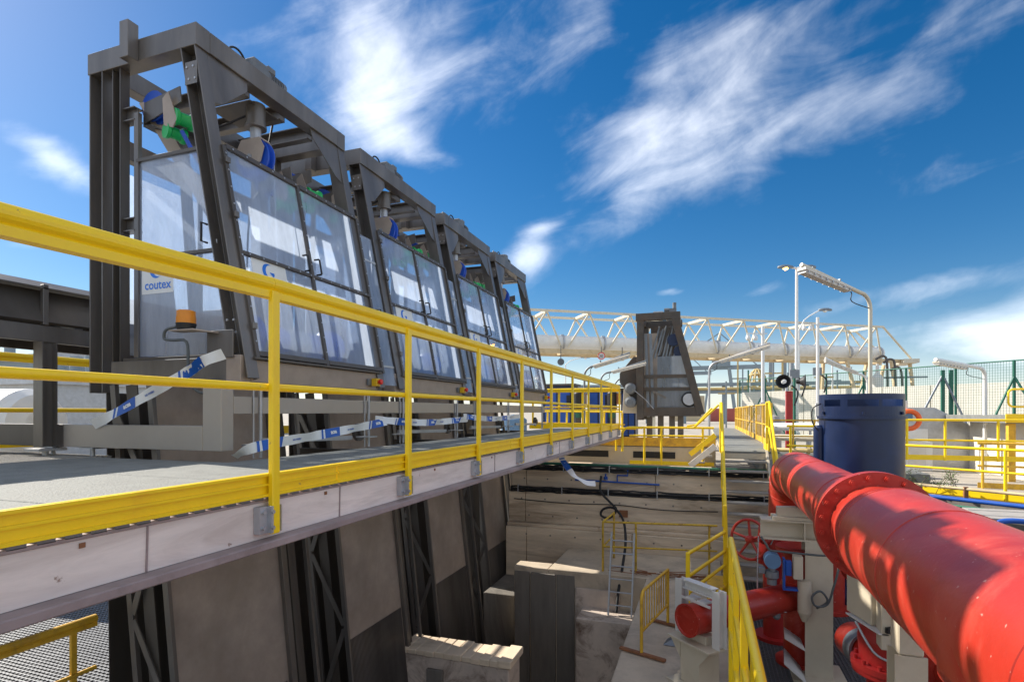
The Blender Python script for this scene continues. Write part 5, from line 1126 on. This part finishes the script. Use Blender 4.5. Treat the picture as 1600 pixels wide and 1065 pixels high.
for k, x in enumerate((-4.95, -3.55)):
    t_ = thing('pump_motor', ('vertical pump motor with dark motor head by the large blue cabinet', 'vertical pump motor with dark motor head by the narrow blue cabinet')[k], 'motor', (x, 22.6, -1.5))
    MB().lathe((x, 22.6, .0), (0, 0, 1), [(0, .12), (.1, .2), (.75, .2), (.85, .12)], 18).build('motor', 'black', t_)
    MB().lathe((x, 22.6, -.25), (0, 0, 1), [(0, .14), (.22, .14)], 16).build('coupling', 'green_fence', t_)
    MB().tube((x, 22.6, -1.5), (x, 22.6, -.25), .12, 14).build('shaft_tube', 'steel_dark', t_)
    B((x+.2, 22.5, .3), (x+.36, 22.6, .75)).build('terminal_box', 'rust', t_)
t_ = thing('rear_rail', 'orange yellow pipe rail in front of the blue cabinets', 'railing', (-4.5, 21.5, -1.5))
MB().path([(-6.5, 21.6, .02), (-2.9, 21.6, .0)], .035, 8).build('rail', 'yellow', t_); MB().path([(-6.5, 21.6, -.45), (-2.9, 21.6, -.5)], .03, 8).build('rail', 'yellow_old', t_)
for x in (-6.0, -5.2, -4.4, -3.7, -3.0): MB().tube((x, 21.6, -1.5), (x, 21.6, .02), .04, 8).build('post', 'yellow', t_)
t_ = thing('white_pump_tank', 'small pale blue round tank beyond the farthest screen', 'tank', (-7.6, 21, -1.5)); MB().lathe((-6.9, 20.0, -1.5), (0, 0, 1), [(0, .5), (1.2, .5), (1.35, .3), (1.4, .01)], 24).build('shell', 'blue_gray', t_)
B((-9.5, 17.5, -1.5), (-4.8, 22.0, -1.0))
# ================================================================== right side yard
e0, e1 = V((5.0, 15.85, 0)), V((13.0, 9.4, 0)); ed = (e1-e0).normalized()
tr_ = tube_rail('yard_railing', 'yellow tubular guard rail along the right edge of the pit', [(4.0, 16.6, YARD), (e0.x, e0.y, YARD), (e1.x, e1.y, YARD)], YARD, 1.12, [e0+ed*s_+V((0, 0, YARD)) for s_ in (-1.2, 1.55, 4.6)], 'yellow', .034, (.55,), None)
MB().bar(e0+V((0, 0, YARD+.08)), e1+V((0, 0, YARD+.08)), .02, .16).build('toe_board', 'yellow', tr_); 
off = V((-.25, -.32, 0))
t_ = thing('edge_pipes', 'orange brown pipe clamped along the yellow toe board at right', 'pipe', e0+V((0, 0, YARD)))
MB().path([e0+off*.4-ed*.3+V((0, 0, YARD+.20)), e1+off*.4+V((0, 0, YARD+.20))], .035, 8).build('pipe', 'cream_rust', t_)
for s_ in (.9, 2.1, 3.4): q = e0+ed*s_+off*.4; MB().bar(q+V((0, 0, YARD)), q+V((0, 0, YARD+.25)), .06, .08).build('clamp', 'rust', t_)
t_ = thing('blue_edge_pipe', 'blue water pipe running below the yellow toe board at right', 'pipe', e0+V((0, 0, YARD)))
MB().path([e0+off-ed*.5+V((0, 0, YARD-.02)), e1+off+V((0, 0, YARD-.02))], .05, 10).build('pipe', 'blue', t_)
MB().path([e0+off*2.0+ed*.2+V((0, 0, YARD-.12)), e1+off*2.0+V((0, 0, YARD-.12))], .03, 8).build('lower_pipe', 'green_pipe', t_)
t_ = thing('blue_hose', 'bright blue bent pipe rising at the right edge by the red main', 'pipe', (5.6, 12.4, -2.2))
MB().path(smooth_pts([(5.05, 12.4, -2.6), (5.05, 12.4, -2.1), (5.2, 12.4, -1.98), (5.6, 12.3, -1.97), (6.4, 12.2, -1.97)]), .05, 10).build('pipe', 'blue', t_)
t_ = thing('trench_cover', 'grey plank cover over the trench at the right edge', 'cover', (6.0, 12.9, -2.0))
for i in range(4): B((5.0+.02*i, 12.7+i*.30, -2.05), (8.6, 12.98+i*.30, -1.99+.008*(i % 2))).build('plank', 'tarp', t_, .006)
# bush at the pit edge
rb = random.Random(11); bs = thing('bush', 'small dusty green bush growing at the pit edge beside the tank', 'bush', (4.9, 15.7, YARD))
lf_ = MB(); tw_ = MB()
for k in range(38):
    a = rb.uniform(0, 6.28); base = V((4.75+rb.uniform(-.6, 1.0), 15.95+rb.uniform(-.3, .4), YARD)); tip = base+V((math.cos(a)*rb.uniform(.1, .45), math.sin(a)*.3, rb.uniform(.15, .55)))
    tw_.path([base, base.lerp(tip, .5)+V((0, 0, .05)), tip], .006, 4)
    for j in range(26):
        p = base.lerp(tip, rb.uniform(.35, 1.05))+V((rb.uniform(-.09, .09), rb.uniform(-.09, .09), rb.uniform(-.05, .07)))
        d_ = V((rb.uniform(-1, 1), rb.uniform(-1, 1), rb.uniform(-.3, 1))).normalized(); s_ = d_.orthogonal().normalized(); l_ = rb.uniform(.03, .06)
        lf_.add([p, p+d_*l_*.5+s_*l_*.28, p+d_*l_, p+d_*l_*.5-s_*l_*.28], [(0, 1, 2, 3)])
stuff(lf_.build('leaves', 'leaf', bs)); tw_.build('twigs', 'twig', bs)
# raised platform at right with loop rails
rp = thing('raised_platform', 'raised yellow edged service platform at the far right', 'platform', (10, 19.5, YARD))
B((7.9, 18.9, -.32), (16, 23, -.10)).build('deck', 'deck', rp, .01); B((7.88, 18.86, -.30), (16, 18.895, -.06)).build('fascia', 'yellow', rp, .004)
B((8.6, 19.3, YARD), (16, 23, -.33)).build('wall', 'wall_white', rp)
B((8.0, 19.0, YARD), (8.16, 19.16, -.325)).build('leg', 'yellow_old', rp)
for k, (xa, xb, yy) in enumerate(((7.95, 9.55, 18.9), (9.62, 11.3, 18.9), (11.38, 13.2, 18.9))):
    t_ = thing('loop_rail', ('rounded yellow loop rail on the raised platform, left one', 'rounded yellow loop rail on the raised platform, next to the left one', 'rounded yellow loop rail on the raised platform, at the picture edge')[k], 'railing', (xa, yy, -.1), 'loop rails on the raised platform')
    rr = .12; cs = [(xa+rr, .62-rr, 180, 90), (xb-rr, .62-rr, 90, 0), (xb-rr, .14+rr, 0, -90), (xa+rr, .14+rr, -90, -180)]
    P = []
    for cx_, cz_, t0, t1 in cs: P += arc((cx_, yy, cz_), (1, 0, 0), (0, 0, 1), rr, t0, t1, 4)
    MB().path(P, .028, 8, True).build('loop', 'yellow', t_)
    for q in (.3, .7): MB().tube((xa+(xb-xa)*q, yy, -.1), (xa+(xb-xa)*q, yy, .62), .024, 8).build('post', 'yellow', t_)
# lower yellow rails, life ring, white wall beyond
tube_rail('low_railing', 'yellow guard rail crossing the yard behind the blue tank', [(3.4, 18.6, -1.35), (5.4, 18.3, -1.35), (9.5, 18.4, -1.35)], -1.35, 1.12, [(4.0, 18.5, -1.35), (5.4, 18.3, -1.35), (6.3, 18.32, -1.35), (7.5, 18.35, -1.35), (8.4, 18.38, -1.35)], 'yellow', .034, (.5,), .14)
tube_rail('low_railing', 'yellow guard rail between the far walkway and the blue tank', [(2.2, 17.2, -1.5), (3.9, 17.0, -1.5)], -1.5, 1.1, [(2.3, 17.2, -1.5), (3.1, 17.1, -1.5), (3.8, 17.0, -1.5)], 'yellow', .034, (.5,), .14)
tube_rail('low_railing', 'thin yellow guard rail further back beside the far walkway', [(2.2, 21.5, -1.4), (5.6, 21.2, -1.4)], -1.4, 1.1, [(2.3+.65*i, 21.5-.06*i, -1.4) for i in range(6)], 'yellow_old', .03, (.5,), .12)
struct(B((1.7, 16.0, YARD), (5.2, 24, -1.52)).build('side_platform', 'deck', None, .01))
ri_ = thing('life_ring', 'orange life ring hanging on a post behind the blue tank', 'life ring', (5.9, 20.0, -.25)); c_ = V((5.95, 20.0, -.25)); MB().path([c_+V((.27*math.cos(2*math.pi*i/24), 0, .27*math.sin(2*math.pi*i/24))) for i in range(24)], .075, 10, True).build('ring', 'orange_ring', ri_); MB().tube((5.9, 20.12, YARD), (5.9, 20.12, .35), .05, 10).build('post', 'white', ri_)
B((5.8, 20.0, -.30), (6.05, 20.1, -.05)).build('bracket', 'blue_gray', ri_)
hz_ = thing('machinery_shed', 'low grey plant enclosure left of the raised platform', 'enclosure', (7, 23, YARD)); MB().prism([(6.2, 23, YARD), (8.6, 23, YARD), (8.6, 23, -.45), (7.6, 23, .15), (6.8, 23, .15), (6.2, 23, -.45)], (0, 2.2, 0)).build('body', 'galv', hz_); B((6.6, 22.98, -1.4), (7.4, 22.995, -.6)).build('panel', 'white', hz_)
ww = thing('white_wall', 'long white boundary wall behind the green fence', 'wall', (12, 38, YARD))
for i in range(12):
    a = V((3, 48, 0)).lerp(V((26, 25, 0)), i/12); b_ = V((3, 48, 0)).lerp(V((26, 25, 0)), (i+1)/12-.002); MB().bar(a+V((0, 0, -.2)), b_+V((0, 0, -.2)), .25, 3.5).build('panel', 'wall_white', ww)
tube_rail('low_railing', 'yellow guard rail far right below the raised platform', [(6.6, 17.2, YARD), (12.5, 16.2, YARD)], YARD, 1.15, [(6.7+1.2*i, 17.18-.2*i, YARD) for i in range(5)], 'yellow_old', .034, (.5,), .14)
t_ = thing('white_pipe_bend', 'white painted pipe bend rising at the right picture edge', 'pipe', (7.6, 16.4, YARD)); MB().path([(7.55, 16.6, YARD), (7.55, 16.6, -.75)]+arc((7.75, 16.6, -.75), (-1, 0, 0), (0, 0, 1), .2, 0, 90, 6)+[(9.0, 16.6, -.55)], .07, 12).build('pipe', 'white', t_)
for k, (x, y_, w_, h_, lab) in enumerate(((6.6, 21.5, .9, .95, 'white enclosure with a sloped lid behind the yellow rail'), (4.6, 20.3, .5, .8, 'small white junction cabinet left of the orange ring'))):
    t_ = thing('enclosure', lab, 'cabinet', (x, y_, YARD)); z0 = YARD if k < 2 else -.1
    MB().prism([(x-w_/2, y_, z0), (x+w_/2, y_, z0), (x+w_/2, y_, z0+h_), (x-w_/2, y_, z0+h_*1.15)], (0, .6, 0)).build('body', 'white', t_, .01); B((x-w_*.3, y_-.02, z0+.15), (x+w_*.3, y_-.003, z0+h_*.85)).build('door', 'beige_pale', t_, .004)
for k, (p, q, z, r_, m_, lab) in enumerate((((2.4, 22.5), (6.2, 22.0), -.95, .12, 'cream', 'cream pipe running across the yard behind the far rails'), ((2.4, 24.5), (7.5, 23.6), -.6, .16, 'white', 'white pipe on low stands in front of the boundary wall'), ((2.0, 19.2), (4.4, 18.9), -1.2, .07, 'far_ochre', 'thin ochre pipe beside the far walkway'))):
    t_ = thing('yard_pipe', lab, 'pipe', (p[0], p[1], YARD)); MB().path([(p[0], p[1], z-.6), (p[0], p[1], z), (q[0], q[1], z), (q[0], q[1], z-.8)], r_, 10).build('pipe', m_, t_)
    for f_ in (.3, .7): x, y_ = p[0]+(q[0]-p[0])*f_, p[1]+(q[1]-p[1])*f_; MB().bar((x, y_, YARD), (x, y_, z), .08, .08, (0, 1, 0)).build('stand', 'galv', t_); MB().lathe((x+.3, y_, z), (q[0]-p[0], q[1]-p[1], 0), [(0, r_), (0, r_*1.7), (.08, r_*1.7), (.08, r_)], 14, False).build('flange', m_, t_)
# green mesh fence
gf = thing('mesh_fence', 'dark green wire mesh fence along the far yard boundary', 'fence', (10, 34, YARD))
fa, fb_ = V((2.5, 44, 0)), V((19.5, 23.8, 0)); n_ = 11; wires = MB()
for i in range(n_+1):
    p = fa.lerp(fb_, i/n_); MB().bar(p+V((0, 0, YARD)), p+V((0, 0, 2.35)), .09, .09).build('post', 'green_fence', gf)
    if i % 3 == 1:
        MB().tube(p+V((0, 0, 1.6)), p+V((-1.6, -.5, YARD)), .05, 6).build('stay', 'green_fence', gf); MB().tube(p+V((0, 0, 1.6)), p+V((1.3, -1.0, YARD)), .05, 6).build('stay', 'green_fence', gf)
MB().tube(fa+V((0, 0, 2.33)), fb_+V((0, 0, 2.33)), .035, 6).build('top_wire', 'green_fence', gf)
L_ = (fb_-fa).length; k = 0
while k*.11 < L_:
    p = fa.lerp(fb_, k*.11/L_); wires.bar(p+V((0, 0, YARD)), p+V((0, 0, 2.33)), .010, .010); k += 1
for j in range(34): z = YARD+j*.125; wires.bar(fa+V((0, 0, z)), fb_+V((0, 0, z)), .009, .009)
stuff(wires.build('wire_mesh', 'green_fence', gf))
for k, (x, y_) in enumerate(((9.2, 27.0), (12.0, 25.6), (13.0, 25.0))):
    t_ = thing('gate_posts', ('pair of dark green gate posts with slanted braces', 'dark green fence posts behind the pale strip lamp', 'dark green fence posts at the far right')[k], 'post', (x, y_, YARD))
    for dx in (0, .28): B((x+dx-.06, y_-.06, YARD), (x+dx+.06, y_+.06, (1.7, 2.6, 2.8)[k])).build('post', 'green_fence', t_)
    if k == 0:
        for sx_ in (-1.7, 1.2): MB().tube((x, y_, 1.5), (x+sx_, y_-.5, YARD), .045, 8).build('brace', 'galv_dark', t_)
# horn loudspeakers on a red post
hs_ = thing('loudspeaker_post', 'red post with two black horn loudspeakers beside the far walkway', 'loudspeaker', (3.45, 26.6, YARD)); MB().bar((3.5, 26.6, YARD), (3.5, 26.6, .9), .26, .26, (1, 0, 0)).build('post', 'red_dark', hs_)
for x, d_ in ((3.25, (-.15, -1, 0)), (3.85, (1, -.25, 0))): MB().lathe(V((x, 26.4, 1.30))-V(d_).normalized()*-.25, -V(d_), [(0, .30), (.05, .24), (.2, .12), (.35, .09)], 20, False).build('horn', 'black', hs_); MB().tube((x, 26.5, .9), (x, 26.5, 1.2), .03, 6).build('stem', 'galv', hs_)
MB().lathe((3.25, 26.12, 1.30), (-.15, -1, 0), [(0, .09), (.01, .06), (.02, .001)], 14).build('horn_core', 'white', hs_)
for k in range(2): t_ = thing('bollard', ('wrapped pale bollard behind the red speaker post', 'wrapped pale bollard left of the red speaker post')[k], 'bollard', (3.1+.0*k, 28+k*2, YARD)); MB().lathe((3.05-.35*k, 28+k*2.5, YARD), (0, 0, 1), [(0, .32), (1.5, .32), (1.75, .2), (1.8, .01)], 16).build('body', 'tarp', t_)
# pipework at the foot of the bridge end
hp = thing('hose_tower', 'dark pipe manifold and hoses at the right end of the bridge', 'pipework', (15.5, 57, YARD))
for dx, h in ((0, 4.9), (.6, 4.6), (1.1, 3.9)): MB().path(smooth_pts([(15.2+dx, 56.5, YARD), (15.2+dx, 56.5, h-1), (14.9+dx, 56.5, h), (14.3+dx, 56.4, h-.3)]), .10, 8).build('hose', 'steel_dark', hp)
MB().lathe((14.4, 56.3, .8), (0, 0, 1), [(0, .1), (.3, .45), (2.2, .45), (2.6, .15), (3.4, .12)], 14).build('accumulator', 'beige_pale', hp)
for z in (.4, 3.0): MB().bar((13.5, 56.6, z), (18.2, 56.6, z), .15, .15).build('frame', 'galv_dark', hp)
for k, (x, y_, h, lab) in enumerate(((4.6, 33, 2.3, 'dark green hydrant standpipe beside the camera mast'), (6.2, 36, 2.6, 'dark valve standpipe in front of the green fence'), (3.9, 30.5, 1.8, 'grey switch box post near the far walkway'))):
    t_ = thing('standpipe', lab, 'standpipe', (x, y_, YARD)); MB().tube((x, y_, YARD), (x, y_, h), .07, 10).build('pipe', ('green_fence', 'steel_dark', 'galv')[k], t_)
    B((x-.25, y_-.2, h-.5), (x+.22, y_-.08, h-.05)).build('box', ('galv_dark', 'galv_dark', 'beige_pale')[k], t_, .01); MB().path(smooth_pts([(x+.1, y_, h-.4), (x+.5, y_, h-.8), (x+.35, y_, h-1.5)]), .04, 6).build('hose', 'black', t_)
for i in range(14):
    x = 2.2+1.05*i+(i % 3)*.3; y_ = 62+4*(i % 4); h = 3.2+(i*37 % 10)*.42
    t_ = thing('quay_mast', '%s quay mast, %s from the left, seen through the green fence' % (('grey', 'ochre and grey', 'green', 'white')[i % 4], ('first', 'second', 'third', 'fourth', 'fifth', 'sixth', 'seventh', 'eighth', 'ninth', 'tenth', 'eleventh', 'twelfth', 'thirteenth', 'last')[i]), 'mast', (x, y_, YARD), 'masts and risers on the quay')
    MB().bar((x, y_, YARD), (x, y_, h), .16, .16, (0, 1, 0)).build('shaft', ('far_steel', 'far_ochre', 'green_fence', 'white')[i % 4], t_)
    MB().bar((x-.8, y_, h*.6), (x+.9, y_, h*.6), .12, .14).build('cross_arm', ('far_ochre', 'far_steel')[i % 2], t_)
    if i % 2: MB().bar((x+.5, y_, YARD), (x+.5, y_, h*.8), .14, .14, (0, 1, 0)).build('riser', 'far_steel', t_)
# ================================================================== harbour beyond
def crane(label, x, y_, h, s, m_='far_steel'):
    t_ = thing('harbour_crane', label, 'crane', (x, y_, YARD), 'cranes of the far harbour')
    for dx in (-6, 6):
        MB().bar((x+dx*s, y_, YARD), (x+dx*s*.6, y_, h*.55), .9*s, .9*s, (0, 1, 0)).build('leg', m_, t_); MB().bar((x+dx*s, y_+9*s, YARD), (x+dx*s*.6, y_+9*s, h*.55), .9*s, .9*s, (0, 1, 0)).build('leg', m_, t_)
    MB().bar((x-22*s, y_+4, h*.56), (x+16*s, y_+4, h*.56), 2.2*s, 1.6*s).build('boom', m_, t_); MB().bar((x, y_+4, h*.56), (x, y_+4, h), .8*s, .8*s, (0, 1, 0)).build('mast', m_, t_)
    MB().bar((x, y_+4, h), (x-20*s, y_+4, h*.58), .4*s, .4*s).build('stay', m_, t_); MB().bar((x, y_+4, h), (x+14*s, y_+4, h*.58), .4*s, .4*s).build('stay', m_, t_)
    B((x-3*s, y_+2, h*.57), (x+4*s, y_+7, h*.70)).build('machine_house', m_, t_)
crane('grey harbour gantry crane far behind the old screen', 6, 235, 32, 1.0); crane('second grey harbour crane, far off left of the bridge end', -14, 300, 36, 1.1)
t_ = thing('loading_arm', 'tall marine loading arms behind the mast on the far quay', 'loading arm', (14, 126, YARD))
for dx, h in ((0, 17), (3.2, 19), (5.0, 15)): MB().bar((13.2+dx*.75, 126, YARD), (13.2+dx*.75, 126, h*.68), .9, .9, (0, 1, 0)).build('arm', ('far_steel', 'green_fence', 'far_steel')[int(dx) % 3], t_)
for dx in (1.0, 4.0): MB().lathe((13.2+dx*.75, 125, 4.8), (0, 0, 1), [(0, .9), (.8, 1.1), (1.8, .9)], 12).build('counterweight', 'far_ochre', t_)
t_ = thing('domed_frame', 'domed lattice structure on the far quay', 'structure', (10.6, 125, YARD))
for i in range(10):
    a = R(36*i); MB().path([V((10.6+2.1*math.cos(a)*math.cos(R(e)), 127+2.1*math.sin(a)*math.cos(R(e)), 4.0+5.0*math.sin(R(e)))) for e in range(0, 91, 15)], .18, 5).build('rib', 'far_ochre', t_)
for e in (0, 25, 50): MB().path([V((10.6+2.1*math.cos(R(e))*math.cos(R(a)), 127+2.1*math.cos(R(e))*math.sin(R(a)), 4.0+5.0*math.sin(R(e)))) for a in range(0, 360, 30)], .18, 5, True).build('hoop', 'far_ochre', t_)
B((8.4, 125, YARD), (12.8, 129, 3.9)).build('base', 'far_ochre', t_)
rk = thing('pipe_rack', 'ochre pipe rack with many pipes on the far quay', 'pipe rack', (0, 90, YARD))
for z in (3.2, 4.4): MB().bar((-28, 95, z), (22, 95, z), 1.2, .5).build('beam', 'far_steel', rk)
for i in range(9): MB().bar((-27+6*i, 95, YARD), (-27+6*i, 95, 4.4), .5, .5, (0, 1, 0)).build('post', 'far_steel', rk)
for i in range(5): MB().tube((-28, 94.2+.4*i, 3.7+.0*i), (22, 94.2+.4*i, 3.7), .22, 8).build('pipe', 'far_ochre', rk)
rc = random.Random(5); cols = ['container_red', 'container_blue', 'container_cream', 'container_red']
places = ['left end of', 'second in', 'third in', 'fourth in', 'fifth in', 'sixth in', 'seventh in', 'eighth in', 'ninth in', 'right end of']
for i in range(10):
    x = -6+7.0*i; h = rc.choice((2.6, 5.2)); cn = cols[rc.randrange(4)]
    t_ = thing('shipping_container', '%s shipping container, %s the far quayside row' % (cn.split('_')[1], places[i]), 'container', (x, 118, YARD), 'containers on the far quay')
    B((x, 118, YARD), (x+6.1, 120.4, YARD+h)).build('body', cn, t_)
    for j in range(8): B((x+.3+.75*j, 117.93, YARD+.15), (x+.6+.75*j, 117.995, YARD+h-.15)).build('rib', cn, t_)
# ================================================================== far left background
wt = thing('white_vessel', 'white horizontal storage vessel behind the conveyor at left', 'tank', (-14, 8, YARD)); MB().lathe((-19, 6.8, -.25), (1, .1, 0), [(0, .3), (.1, .62), (.3, .72), (6.0, .72), (6.2, .6), (6.3, .3)], 32).build('shell', 'white', wt)
for x in (-17.5, -14.3): B((x-.15, 6.7, -1.95), (x+.15, 7.6, -.7)).build('saddle', 'galv_dark', wt)
for k, (x, y_, w_, h_, m_, lab) in enumerate(((-34, 18, 9, 2.6, 'far_steel', 'grey plant building far left behind the conveyor'), (-40, 27, 14, 3.6, 'container_cream', 'cream warehouse far left behind the conveyor legs'), (-48, 38, 16, 2.8, 'far_steel', 'long low grey shed on the far left horizon'), (-26, 14.5, 3, 1.1, 'galv', 'pale machine housing far left under the yellow rail'))):
    t_ = thing('plant_building', lab, 'building', (x, y_, YARD)); B((x-w_/2, y_, YARD), (x+w_/2, y_+6, h_)).build('wall', m_, t_); B((x-w_/2-.3, y_-.3, h_), (x+w_/2+.3, y_+6.3, h_+.25)).build('roof', 'galv', t_)
    nw = int(w_/1.8)
    for j in range(nw): B((x-w_/2+.5+j*1.8, y_-.06, h_*.3-.6), (x-w_/2+1.5+j*1.8, y_-.005, h_*.3+.3)).build('window', 'black', t_)
    for j in range(3): MB().tube((x-w_/3+j*w_/3, y_+2, h_+.2), (x-w_/3+j*w_/3, y_+2, h_+1.3), .25, 10).build('vent', 'far_steel', t_)
# ------------------------------------------------------------------ tidy
for o in bpy.data.objects:
    if '_o' in o: del o['_o']
